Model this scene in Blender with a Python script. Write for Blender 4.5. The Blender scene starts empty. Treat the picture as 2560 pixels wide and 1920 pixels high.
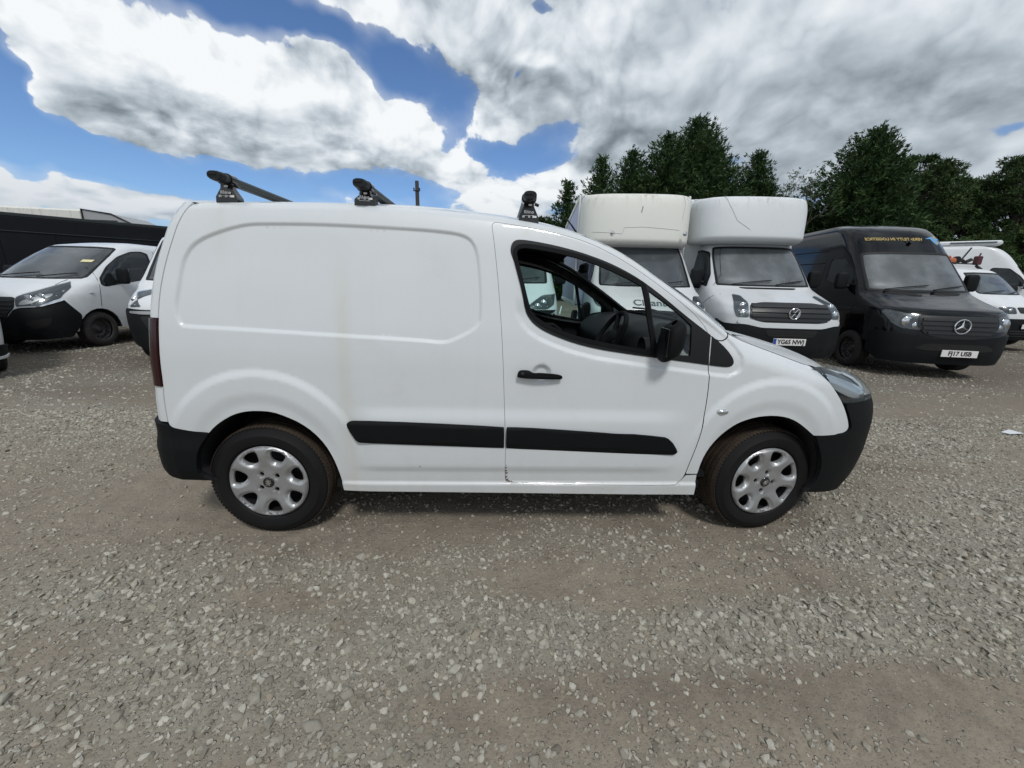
import bpy, math, random
import numpy as np
from mathutils import Vector, Matrix
from mathutils.geometry import delaunay_2d_cdt

SC = bpy.context.scene
COL = SC.collection
rad = math.radians

# ---------------------------------------------------------------- camera
cam_data = bpy.data.cameras.new('camera')
cam_data.sensor_width = 36.0
cam_data.lens = 962.05 / 2560 * 36
cam_data.clip_start = 0.05
cam_data.clip_end = 3000
cam = bpy.data.objects.new('camera', cam_data)
COL.objects.link(cam)
def cam_matrix(loc, yaw, pitch, roll):
    cy, sy, cp, sp = math.cos(yaw), math.sin(yaw), math.cos(pitch), math.sin(pitch)
    f = Vector((-sy * cp, cy * cp, sp)); r = Vector((cy, sy, 0)); u = r.cross(f)
    cr_, sr_ = math.cos(roll), math.sin(roll)
    r2 = r * cr_ + u * sr_; u2 = u * cr_ - r * sr_
    m = Matrix((r2, u2, -f)).transposed().to_4x4()
    m.translation = loc
    return m
cam.matrix_world = cam_matrix(Vector((1.199, -2.767, 1.366)), -0.04445, -0.25394, 0.02559)
SC.camera = cam

# ---------------------------------------------------------------- view / light
SC.view_settings.view_transform = 'Standard'
SC.view_settings.look = 'None'
SC.view_settings.exposure = 0.22
SC.view_settings.gamma = 1
SC.view_settings.use_curve_mapping = False
SC.render.engine = 'CYCLES'
SC.cycles.use_denoising = True
SC.cycles.max_bounces = 8
SC.cycles.transparent_max_bounces = 16

SUN_EL, SUN_AZ = 52.0, 168.0        # degrees; azimuth clockwise from +Y (sun behind the photographer)
sd = bpy.data.lights.new('sun', 'SUN')
sd.energy = 1.5
sd.angle = rad(10)
sd.color = (1.0, 0.98, 0.95)
sun = bpy.data.objects.new('sun', sd)
COL.objects.link(sun)
sv = Vector((math.sin(rad(SUN_AZ)) * math.cos(rad(SUN_EL)), math.cos(rad(SUN_AZ)) * math.cos(rad(SUN_EL)), math.sin(rad(SUN_EL))))
sun.rotation_euler = sv.to_track_quat('Z', 'Y').to_euler()
sun.location = (0, -10, 20)

# ---------------------------------------------------------------- sky with clouds
class NT:
    """tiny helper to write node trees as expressions"""
    def __init__(s, tree): s.t = tree
    def n(s, typ, ins=None, **kw):
        nd = s.t.nodes.new(typ)
        for k, v in kw.items(): setattr(nd, k, v)
        if ins:
            for k, v in ins.items(): s.put(nd.inputs[k], v)
        return nd
    def put(s, sock, v):
        if isinstance(v, bpy.types.NodeSocket): s.t.links.new(v, sock)
        else: sock.default_value = v
    def m(s, op, a, b=None, c=None, clamp=False):
        nd = s.t.nodes.new('ShaderNodeMath'); nd.operation = op; nd.use_clamp = clamp
        for i, v in enumerate((a, b, c)):
            if v is not None: s.put(nd.inputs[i], v)
        return nd.outputs[0]
    def v(s, op, a, b=None, c=None, out=0, scale=None):
        nd = s.t.nodes.new('ShaderNodeVectorMath'); nd.operation = op
        for i, x in enumerate((a, b, c)):
            if x is not None: s.put(nd.inputs[i], x)
        if scale is not None: s.put(nd.inputs['Scale'], scale)
        return nd.outputs[out]
    def ramp(s, f, stops, interp='LINEAR'):
        nd = s.t.nodes.new('ShaderNodeValToRGB'); nd.color_ramp.interpolation = interp
        e = nd.color_ramp.elements
        while len(e) < len(stops): e.new(0.5)
        for el, (p, c) in zip(e, stops):
            el.position = p; el.color = (c, c, c, 1) if isinstance(c, (int, float)) else tuple(c) + (1,)
        s.put(nd.inputs[0], f); return nd.outputs[0]
    def mix(s, f, a, b, blend='MIX'):
        nd = s.t.nodes.new('ShaderNodeMix'); nd.data_type = 'RGBA'; nd.blend_type = blend
        s.put(nd.inputs[0], f); s.put(nd.inputs[6], a); s.put(nd.inputs[7], b); return nd.outputs[2]
    def sm(s, x, a, b):
        nd = s.t.nodes.new('ShaderNodeMapRange'); nd.interpolation_type = 'SMOOTHSTEP'
        s.put(nd.inputs[0], x); nd.inputs[1].default_value = a; nd.inputs[2].default_value = b
        return nd.outputs[0]
    def noise(s, vec, scale, detail=4, rough=.5, dist=0, out=0, dim='3D'):
        nd = s.t.nodes.new('ShaderNodeTexNoise'); nd.noise_dimensions = dim
        if vec is not None: s.put(nd.inputs['Vector'], vec)
        nd.inputs['Scale'].default_value = scale; nd.inputs['Detail'].default_value = detail
        nd.inputs['Roughness'].default_value = rough; nd.inputs['Distortion'].default_value = dist
        return nd.outputs[out]


world = bpy.data.worlds.new('World')
SC.world = world
world.use_nodes = True
wt = world.node_tree
wt.nodes.clear()
W = NT(wt)
D = W.n('ShaderNodeTexCoord').outputs['Generated']

# cloud masses seen in the sky: (azimuth, elevation, half width, half height, weight) in degrees
CLOUD_MASS = [(-40.5, 19.3, 5.4, 2.7, 1.05), (-30.9, 19.9, 8.6, 3.7, 1.1), (-19.3, 22.5, 4.8, 2.6, 1.05), (-17.3, 18.8, 7.8, 3.1, 1.05), (-10.2, 17.6, 5.3, 2.9, 1.1), (-36.9, 14.5, 7.6, 1.9, 0.8), (-26.4, 14.4, 7.4, 1.1, 0.5), (-12.1, 28.1, 13.7, 1.7, 0.8), (-1.0, 26.8, 8.9, 3.7, 0.85), (-0.9, 19.8, 4.9, 2.8, 0.6), (21.7, 26.0, 17.4, 4.9, 1.0), (44.5, 22.7, 11.6, 3.6, 1.55), (13.0, 20.2, 11.9, 3.0, 1.0), (29.4, 17.3, 10.8, 3.1, 0.8), (43.6, 15.1, 12.7, 3.7, 0.95), (51.0, 10.3, 7.1, 2.6, 0.7), (-47.2, 7.7, 5.5, 1.5, 0.7), (-38.7, 7.5, 8.2, 1.1, 0.5), (-45.3, 5.4, 10.9, 0.9, 0.6), (-5.9, 13.4, 3.9, 1.7, 2.3), (-0.5, 11.1, 2.2, 1.1, 1.9), (9.9, 13.7, 4.0, 1.7, 1.7), (17.7, 17.6, 3.9, 1.9, 0.8), (36.5, 11.9, 2.2, 1.2, 0.9), (-26.8, 10.5, 9.1, 0.9, 0.5), (-30.0, 25.5, 8.8, 1.3, -1.6), (-19.4, 25.5, 2.6, 1.2, -1.0), (-26.6, 24.9, 3.4, 0.7, -0.7), (8.0, 18.7, 2.6, 1.2, -0.7), (-6.5, 26.1, 2.0, 1.7, -0.5), (-11.9, 23.7, 4.1, 3.4, -1.8), (-5.1, 20.2, 3.3, 3.0, -1.5), (-47.0, 15.3, 1.3, 5.7, -1.8), (-44.2, 11.7, 6.9, 1.4, -1.6), (-34.9, 10.9, 8.2, 1.4, -1.3), (2.3, 15.7, 8.0, 2.4, -1.3), (-16.0, 11.0, 7.3, 1.4, -1.1), (3.4, 29.3, 2.2, 0.7, -1.1), (1.3, 23.2, 1.4, 0.7, -0.7), (13.2, 17.8, 2.5, 0.8, -0.5), (50.4, 14.0, 1.3, 0.6, -1.0), (30.3, 14.5, 2.5, 0.8, -0.7), (22.1, 29.0, 2.6, 1.5, -0.4)]

def mass_group():
    g = bpy.data.node_groups.new('cloud_mass', 'ShaderNodeTree')
    g.interface.new_socket('Dir', in_out='INPUT', socket_type='NodeSocketVector')
    g.interface.new_socket('Mass', in_out='OUTPUT', socket_type='NodeSocketFloat')
    k = NT(g); gi = g.nodes.new('NodeGroupInput'); go = g.nodes.new('NodeGroupOutput')
    s3 = k.n('ShaderNodeSeparateXYZ', {0: gi.outputs[0]})
    az = k.m('MULTIPLY', k.m('ARCTAN2', s3.outputs[0], s3.outputs[1]), 57.2958)
    el = k.m('MULTIPLY', k.m('ARCSINE', s3.outputs[2]), 57.2958)
    ae = k.n('ShaderNodeCombineXYZ', {0: az, 1: el}).outputs[0]
    mass = None
    for (a, e, ra, re, w) in CLOUD_MASS:
        p = k.v('MULTIPLY_ADD', ae, (1 / ra, 1 / re, 0), (-a / ra, -e / re, 0))
        ex = k.m('MULTIPLY', k.m('POWER', 2.71828, k.m('MULTIPLY', k.v('DOT_PRODUCT', p, p, out=1), -.85)), w)
        mass = ex if mass is None else k.m('ADD', ex, mass)
    # the same broken cover carries on all round the sky
    away = k.m('MAXIMUM', k.sm(k.m('ABSOLUTE', az), 52, 78), k.sm(el, 27, 40))
    q = k.v('MULTIPLY', gi.outputs[0], (1, 1, 1.9))
    deck = k.m('MULTIPLY_ADD', k.noise(q, 1.7, 2, .5), 3.2, -.8)
    k.put(go.inputs[0], k.m('ADD', mass, k.m('MULTIPLY', away, deck)))
    return g
MG = mass_group()
def mass(vec):
    nd = wt.nodes.new('ShaderNodeGroup'); nd.node_tree = MG; W.put(nd.inputs[0], vec); return nd.outputs[0]
sep = W.n('ShaderNodeSeparateXYZ', {0: D}); zf = sep.outputs[2]
# noise space: stretched sideways near the horizon the way a receding cloud deck is
sq = W.m('DIVIDE', 2.0, W.m('MAXIMUM', W.m('ADD', zf, .62), .3))
Q = W.v('MULTIPLY', D, W.n('ShaderNodeCombineXYZ', {0: 1.0, 1: 1.0, 2: sq}).outputs[0])
warp = W.noise(Q, 3.2, 4, .6, out=1)
DW = W.v('ADD', D, W.v('MULTIPLY_ADD', warp, (.17, .17, .11), (-.085, -.085, -.055)))
m0 = mass(DW)
mup = mass(W.v('ADD', DW, (.0, .0, .075)))
lump = W.noise(Q, 4.6, 9, .56, .35)
bil = W.m('ABSOLUTE', W.m('MULTIPLY_ADD', W.noise(Q, 11, 5, .5, .2), 2, -1))      # rounded heads
f0 = W.m('ADD', W.m('MULTIPLY_ADD', lump, 3.4, -1.7), W.m('MULTIPLY_ADD', bil, -1.1, .28))
Qu = W.v('ADD', Q, (-.018, -.006, .045))
f1 = W.m('ADD', W.m('MULTIPLY_ADD', W.noise(Qu, 4.6, 6, .53, .35), 3.4, -1.7), W.m('MULTIPLY_ADD', W.m('ABSOLUTE', W.m('MULTIPLY_ADD', W.noise(Qu, 11, 2, .45, .2), 2, -1)), -1.1, .28))
dn = W.m('ADD', m0, f0)
sky = W.n('ShaderNodeTexSky', sky_type='NISHITA', sun_disc=False, sun_elevation=rad(SUN_EL), sun_rotation=rad(SUN_AZ),
          altitude=100, air_density=1.0, dust_density=.5, ozone_density=2.5)
skycol = W.mix(1.0, sky.outputs[0], (0.095 * .74, 0.095 * .90, 0.095 * 1.10, 1), 'MULTIPLY')
soft = W.sm(sep.outputs[0], -.1, .5)                    # the cover is smoother towards the right-hand sky
alpha = W.m('ADD', W.m('MULTIPLY', W.sm(dn, .10, .36), W.m('SUBTRACT', 1.0, soft)), W.m('MULTIPLY', W.sm(dn, -.02, .60), soft))
veil = W.m('MULTIPLY', W.sm(W.m('MULTIPLY_ADD', m0, 1.0, W.m('MULTIPLY', f0, .45)), -.7, .8), .48)
alpha = W.m('MAXIMUM', alpha, veil)
relief = W.m('MULTIPLY', W.m('SUBTRACT', f0, f1), W.m('MULTIPLY_ADD', soft, -.26, .60))
shade = W.sm(W.m('MULTIPLY_ADD', f0, .42, mup), .15, 1.45)
lit = W.m('ADD', W.m('MULTIPLY_ADD', soft, -.12, W.m('MULTIPLY_ADD', shade, W.m('MULTIPLY_ADD', soft, .04, -.44), .94)), relief)
lit = W.m('SUBTRACT', lit, W.m('MULTIPLY', W.sm(m0, 1.1, 2.6), .10))
lit = W.m('ADD', lit, W.m('MULTIPLY_ADD', W.noise(Q, 3.0, 4, .5), .50, -.25))
cl = W.ramp(lit, [(0.0, (.115, .14, .165)), (.25, (.24, .285, .325)), (.5, (.46, .525, .585)), (.75, (.75, .81, .865)), (1.0, (.99, 1.02, 1.04))])
cl = W.mix(1.0, cl, (0.80, 0.80, 0.80, 1), 'MULTIPLY')
hz = W.sm(zf, .24, .04)
cl = W.mix(W.m('MULTIPLY', hz, .60), cl, (.40 * 0.80, .47 * 0.80, .55 * 0.80, 1))
low = W.m('MULTIPLY', W.sm(zf, .13, .03), .8)
alpha = W.m('MAXIMUM', alpha, low)
fin = W.mix(alpha, skycol, cl)
W.n('ShaderNodeOutputWorld', {0: W.n('ShaderNodeBackground', {0: fin, 1: 1.0}).outputs[0]})
world.cycles.sampling_method = 'MANUAL'
world.cycles.sample_map_resolution = 256

# ---------------------------------------------------------------- materials
def new_mat(name):
    m = bpy.data.materials.new(name); m.use_nodes = True
    t = m.node_tree; t.nodes.clear()
    k = NT(t)
    b = k.n('ShaderNodeBsdfPrincipled')
    k.n('ShaderNodeOutputMaterial', {0: b.outputs[0]})
    return m, k, b
def mat(name, col, rough=.5, metal=0, var=.08, vs=6, bump=0, bs=200, coat=0, spec=.5, dirt=None, dcol=(.16, .14, .11), ds=2.5):
    """surface with colour variation, uneven gloss, optional dust and grain"""
    m, k, b = new_mat(name)
    co = k.n('ShaderNodeTexCoord').outputs['Object']
    n = k.noise(co, vs, 5, .6)
    c = k.mix(k.m('MULTIPLY', n, 1), tuple(x * (1 - var) for x in col) + (1,), tuple(min(1, x * (1 + var)) for x in col) + (1,))
    if dirt:
        dn = k.sm(k.noise(co, ds, 6, .65), .5, .8)
        c = k.mix(k.m('MULTIPLY', dn, dirt), c, dcol + (1,))
    k.put(b.inputs['Base Color'], c)
    k.put(b.inputs['Roughness'], k.m('MULTIPLY_ADD', k.noise(co, vs * 3, 4, .6), .16, rough - .08))
    b.inputs['Metallic'].default_value = metal
    b.inputs['Coat Weight'].default_value = coat
    b.inputs['Coat Roughness'].default_value = .08
    b.inputs['Specular IOR Level'].default_value = spec
    if bump:
        bp = k.n('ShaderNodeBump', {'Strength': bump, 'Distance': .002, 'Height': k.noise(co, bs, 3, .6)})
        k.put(b.inputs['Normal'], bp.outputs[0])
    return m
def glass_mat(name, tint, alpha=.25, rough=.02, graze=.85):
    """thin automotive glass: sky reflection over a partly transmitting tinted sheet"""
    m = bpy.data.materials.new(name); m.use_nodes = True
    t = m.node_tree; t.nodes.clear(); k = NT(t)
    tr = k.n('ShaderNodeBsdfTransparent', {0: tint + (1,)})
    gl = k.n('ShaderNodeBsdfGlossy', {0: (.9, .95, 1, 1), 1: rough})
    co = k.n('ShaderNodeTexCoord').outputs['Object']
    df = k.n('ShaderNodeBsdfDiffuse', {0: (.22, .24, .25, 1)})
    lw = k.n('ShaderNodeLayerWeight', {0: .5})
    fr = k.m('MULTIPLY_ADD', k.m('POWER', lw.outputs['Facing'], 4.0), graze, .045)
    dust = k.m('MULTIPLY', k.m('MULTIPLY_ADD', k.sm(k.noise(co, 3, 6, .6), .3, .9), .6, .4), alpha)  # grey layer: dust, and on windscreens the soft sky reflection painted in
    a = k.n('ShaderNodeMixShader', {0: dust, 1: tr.outputs[0], 2: df.outputs[0]})  # dust, plus the painted sky reflection on windscreens
    bx = k.n('ShaderNodeMixShader', {0: k.m('MULTIPLY', fr, 1.0, clamp=True), 1: a.outputs[0], 2: gl.outputs[0]})
    k.n('ShaderNodeOutputMaterial', {0: bx.outputs[0]})
    return m

# ---------------------------------------------------------------- objects
def link(o, parent=None):
    COL.objects.link(o)
    if parent is not None: o.parent = parent
    return o
def thing(name, label, cat, loc=(0, 0, 0), rz=0, group=None, rx=0, ry=0):
    o = bpy.data.objects.new(name, None); o.empty_display_size = .2
    COL.objects.link(o); o.location = loc; o.rotation_euler = (rx, ry, rz)
    o['label'] = label; o['category'] = cat
    if group: o['group'] = group
    return o
def tag(o, label=None, cat=None, group=None, kind=None):
    for key, v in (('label', label), ('category', cat), ('group', group), ('kind', kind)):
        if v: o[key] = v
    return o
def mesh_obj(name, V, F, m, parent=None, smooth=True, normals=None, auto=None, mats=None, mi=None):
    me = bpy.data.meshes.new(name)
    me.from_pydata([tuple(map(float, v)) for v in V], [], [tuple(map(int, f)) for f in F])
    for mm in (mats or [m]): me.materials.append(mm)
    if mi is not None: me.polygons.foreach_set('material_index', np.asarray(mi, dtype=np.int32))
    me.polygons.foreach_set('use_smooth', np.full(len(me.polygons), bool(smooth)))
    me.update()
    if normals is not None: me.normals_split_custom_set([tuple(map(float, n)) for n in normals])
    elif smooth and auto is not None: me.set_sharp_from_angle(angle=rad(auto))
    return link(bpy.data.objects.new(name, me), parent)
class MB:
    """collects simple shapes that make up one part"""
    def __init__(s): s.V = []; s.F = []; s.n = 0
    def add(s, V, F):
        s.V += [tuple(v) for v in V]; s.F += [tuple(i + s.n for i in f) for f in F]; s.n += len(V); return s
    def build(s, name, m, parent=None, smooth=True, auto=35): return mesh_obj(name, s.V, s.F, m, parent, smooth, auto=auto)
def M3(rx=0, ry=0, rz=0):
    return np.array((Matrix.Rotation(rz, 3, 'Z') @ Matrix.Rotation(ry, 3, 'Y') @ Matrix.Rotation(rx, 3, 'X')))
def box(c, s, bev=0, R=None):
    """chamfered box centred at c"""
    hx, hy, hz = [v / 2 for v in s]; b = min(bev, hx * .9, hy * .9, hz * .9)
    if b <= 0:
        V = [(x, y, z) for x in (-hx, hx) for y in (-hy, hy) for z in (-hz, hz)]
        F = [(0, 1, 3, 2), (4, 6, 7, 5), (0, 4, 5, 1), (2, 3, 7, 6), (0, 2, 6, 4), (1, 5, 7, 3)]
    else:
        V = []; ids = {}
        for sx in (-1, 1):
            for sy in (-1, 1):
                for sz in (-1, 1):
                    for ax in range(3):
                        p = [sx * (hx - b), sy * (hy - b), sz * (hz - b)]
                        p[ax] = (sx, sy, sz)[ax] * (hx, hy, hz)[ax]
                        ids[(sx, sy, sz, ax)] = len(V); V.append(tuple(p))
        F = []
        for ax in range(3):
            o = [a for a in range(3) if a != ax]
            for sg in (-1, 1):
                q = []
                for a, c_ in ((-1, -1), (1, -1), (1, 1), (-1, 1)):
                    k = [0, 0, 0]; k[ax] = sg; k[o[0]] = a; k[o[1]] = c_; q.append(ids[tuple(k) + (ax,)])
                F.append(tuple(q if (sg > 0) ^ (ax == 1) else q[::-1]))
            for a in (-1, 1):
                for c_ in (-1, 1):
                    k0 = [0, 0, 0]; k0[o[0]] = a; k0[o[1]] = c_
                    k0[ax] = -1; k1 = list(k0); k1[ax] = 1
                    q = (ids[tuple(k0) + (o[0],)], ids[tuple(k1) + (o[0],)], ids[tuple(k1) + (o[1],)], ids[tuple(k0) + (o[1],)])
                    F.append(q)
        for sx in (-1, 1):
            for sy in (-1, 1):
                for sz in (-1, 1): F.append(tuple(ids[(sx, sy, sz, ax)] for ax in range(3)))
        Vn = np.array(V); G = []
        for f in F:                                   # consistent outward winding (convex solid about the origin)
            n = np.cross(Vn[f[1]] - Vn[f[0]], Vn[f[2]] - Vn[f[0]])
            G.append(f if np.dot(n, Vn[list(f)].mean(0)) > 0 else f[::-1])
        F = G
    V = np.array(V, float)
    if R is not None: V = V @ R.T
    return V + np.array(c), F
def pillow(c, s, p=.5, R=None, n=18, m=12):
    """soft-cornered block"""
    V = []; F = []
    f = lambda t: math.copysign(abs(t) ** p, t)
    for i in range(m + 1):
        b = -math.pi / 2 + math.pi * i / m
        for j in range(n):
            a = 2 * math.pi * j / n; V.append((s[0] / 2 * f(math.cos(b)) * f(math.cos(a)), s[1] / 2 * f(math.cos(b)) * f(math.sin(a)), s[2] / 2 * f(math.sin(b))))
    for i in range(m):
        for j in range(n): F.append((i * n + j, i * n + (j + 1) % n, (i + 1) * n + (j + 1) % n, (i + 1) * n + j))
    V = np.array(V)
    if R is not None: V = V @ R.T
    return V + np.array(c), F
def prism(poly, y0, y1, plane='xz'):
    """extruded outline; poly in the named plane, y0..y1 along the third axis"""
    n = len(poly); V = []
    for y in (y0, y1):
        for a, b in poly: V.append({'xz': (a, y, b), 'xy': (a, b, y), 'yz': (y, a, b)}[plane])
    F = [tuple(range(n)), tuple(range(2 * n - 1, n - 1, -1))] + [(i, i + n, (i + 1) % n + n, (i + 1) % n) for i in range(n)]
    return np.array(V), F
def lathe(prof, n=48, axis='y', c=(0, 0, 0)):
    """prof: (radius, along axis)"""
    V = []; F = []; m = len(prof)
    for i in range(n):
        a = 2 * math.pi * i / n
        for r, h in prof:
            x, z = r * math.cos(a), r * math.sin(a)
            V.append({'y': (x, h, z), 'z': (x, z, h), 'x': (h, x, z)}[axis])
    for i in range(n):
        j = (i + 1) % n
        for k in range(m - 1): F.append((i * m + k, i * m + k + 1, j * m + k + 1, j * m + k))
    return np.array(V) + np.array(c), F
def tube(pts, r, n=8, cap=True):
    pts = [np.array(p, float) for p in pts]; V = []; F = []
    rs = r if hasattr(r, '__len__') else [r] * len(pts)
    up = np.array((0, 0, 1.)); prev = None
    for i, p in enumerate(pts):
        d = pts[min(i + 1, len(pts) - 1)] - pts[max(i - 1, 0)]; d = d / (np.linalg.norm(d) + 1e-9)
        if prev is None:
            a = np.cross(d, up)
            if np.linalg.norm(a) < .1: a = np.cross(d, (1., 0, 0))
        else: a = prev - d * np.dot(prev, d)
        a = a / np.linalg.norm(a); prev = a; b = np.cross(d, a)
        for k in range(n):
            t = 2 * math.pi * k / n; V.append(p + rs[i] * (a * math.cos(t) + b * math.sin(t)))
    for i in range(len(pts) - 1):
        for k in range(n):
            F.append((i * n + k, i * n + (k + 1) % n, (i + 1) * n + (k + 1) % n, (i + 1) * n + k))
    if cap: F += [tuple(range(n - 1, -1, -1)), tuple(range((len(pts) - 1) * n, len(pts) * n))]
    return V, F
def text_obj(s, size, m, parent, M, name='lettering', extrude=.001, mirror=False, bold=0, sx=1.0):
    cu = bpy.data.curves.new(name, 'FONT'); cu.body = s; cu.size = size; cu.align_x = 'CENTER'; cu.align_y = 'CENTER'
    cu.extrude = extrude; cu.offset = bold; cu.resolution_u = 3
    t = bpy.data.objects.new(name, cu); COL.objects.link(t)
    me = bpy.data.meshes.new_from_object(t.evaluated_get(bpy.context.evaluated_depsgraph_get()))
    bpy.data.objects.remove(t)
    me.transform(Matrix.Diagonal((-sx if mirror else sx, 1, 1, 1))); me.transform(M)
    me.materials.clear(); me.materials.append(m)
    o = bpy.data.objects.new(name, me); return link(o, parent)

# ---------------------------------------------------------------- surfaces
def pch(xs, ys, x):
    xs = np.asarray(xs, float); ys = np.asarray(ys, float); h = np.diff(xs); d = np.diff(ys) / h
    m = np.zeros(len(xs))
    for i in range(1, len(xs) - 1):
        if d[i - 1] * d[i] > 0:
            w1 = 2 * h[i] + h[i - 1]; w2 = h[i] + 2 * h[i - 1]; m[i] = (w1 + w2) / (w1 / d[i - 1] + w2 / d[i])
    m[0] = d[0]; m[-1] = d[-1]
    x = np.asarray(x, float); i = np.clip(np.searchsorted(xs, x) - 1, 0, len(h) - 1)
    t = np.clip((x - xs[i]) / h[i], -.3, 1.3)
    return (2*t**3 - 3*t**2 + 1) * ys[i] + (t**3 - 2*t**2 + t) * h[i] * m[i] + (-2*t**3 + 3*t**2) * ys[i+1] + (t**3 - t**2) * h[i] * m[i+1]
def sstep(x, a, b):
    t = np.clip((np.asarray(x, float) - a) / (b - a), 0, 1); return t * t * (3 - 2 * t)
def chaikin(P, it=2, closed=True):
    P = [tuple(p) for p in P]
    for _ in range(it):
        Q = []; n = len(P)
        for i in range(n if closed else n - 1):
            a, b = P[i], P[(i + 1) % n]
            if a == b: Q.append(a); continue
            Q.append((a[0] * .75 + b[0] * .25, a[1] * .75 + b[1] * .25)); Q.append((a[0] * .25 + b[0] * .75, a[1] * .25 + b[1] * .75))
        if not closed: Q = [P[0]] + Q + [P[-1]]
        P = Q
    return P
def rounded(P, r):
    Q = []; n = len(P)
    for i in range(n):
        a, b, c = (np.array(P[(i + d) % n], float) for d in (-1, 0, 1)); la, lc = np.linalg.norm(a - b), np.linalg.norm(c - b)
        if la < 1e-6 or lc < 1e-6: Q.append(tuple(b)); continue
        p = b + (a - b) / la * min(r, la * .42); q = b + (c - b) / lc * min(r, lc * .42)
        for t in (0, .33, .67, 1): Q.append(tuple((1 - t) ** 2 * p + 2 * t * (1 - t) * b + t * t * q))
    return Q
def dense(P, step, closed=True):
    Q = []; n = len(P)
    for i in range(n if closed else n - 1):
        a = P[i]; b = P[(i + 1) % n]; L = math.hypot(b[0] - a[0], b[1] - a[1])
        if L < 1e-5: continue
        k = max(1, math.ceil(L / step))
        for j in range(k): Q.append((a[0] + (b[0] - a[0]) * j / k, a[1] + (b[1] - a[1]) * j / k))
    if not closed: Q.append(P[-1])
    R = [Q[0]]
    for q in Q[1:]:
        if math.hypot(q[0] - R[-1][0], q[1] - R[-1][1]) > step * .12: R.append(q)
    if closed and math.hypot(R[0][0] - R[-1][0], R[0][1] - R[-1][1]) < step * .12: R.pop()
    return R
def area(P): 
    P = np.asarray(P); x, y = P[:, 0], P[:, 1]; return .5 * np.sum(x * np.roll(y, -1) - np.roll(x, -1) * y)
def inset(P, d):
    P = np.asarray(P, float); s = 1 if area(P) > 0 else -1
    t = np.roll(P, -1, 0) - np.roll(P, 1, 0); t /= np.linalg.norm(t, axis=1)[:, None] + 1e-9
    n = np.stack([-t[:, 1], t[:, 0]], 1) * s
    return [tuple(q) for q in P + n * d]
def clip(P, axis, val, keep):
    """half-plane clip of an outline; keep=+1 keeps coordinate > val"""
    Q = []; n = len(P)
    for i in range(n):
        a, b = P[i], P[(i + 1) % n]; da, db = (a[axis] - val) * keep, (b[axis] - val) * keep
        if da >= 0: Q.append(tuple(a))
        if da * db < 0:
            t = da / (da - db); Q.append((a[0] + (b[0] - a[0]) * t, a[1] + (b[1] - a[1]) * t))
    return Q
def pip(X, Y, P):
    P = np.asarray(P, float); x0, y0 = P[:, 0], P[:, 1]; x1, y1 = np.roll(x0, -1), np.roll(y0, -1)
    r = np.zeros(len(X), bool)
    for a, b, c, d in zip(x0, y0, x1, y1):
        if b == d: continue
        r ^= ((b > Y) != (d > Y)) & (X < (c - a) * (Y - b) / (d - b) + a)
    return r
def pdist(X, Y, P, closed=True):
    P = np.asarray(P, float); Q = np.roll(P, -1, 0)
    if not closed: P, Q = P[:-1], Q[:-1]
    best = np.full(X.shape, 1e9)
    for (a, b), (c, d) in zip(P, Q):
        ex, ey = c - a, d - b; L = ex * ex + ey * ey + 1e-12
        t = np.clip(((X - a) * ex + (Y - b) * ey) / L, 0, 1)
        best = np.minimum(best, (X - a - t * ex) ** 2 + (Y - b - t * ey) ** 2)
    return np.sqrt(best)
def sdist(X, Y, P):
    sh = X.shape; d = pdist(X, Y, P); i = pip(X.ravel(), Y.ravel(), P).reshape(sh); return np.where(i, -d, d)

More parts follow.
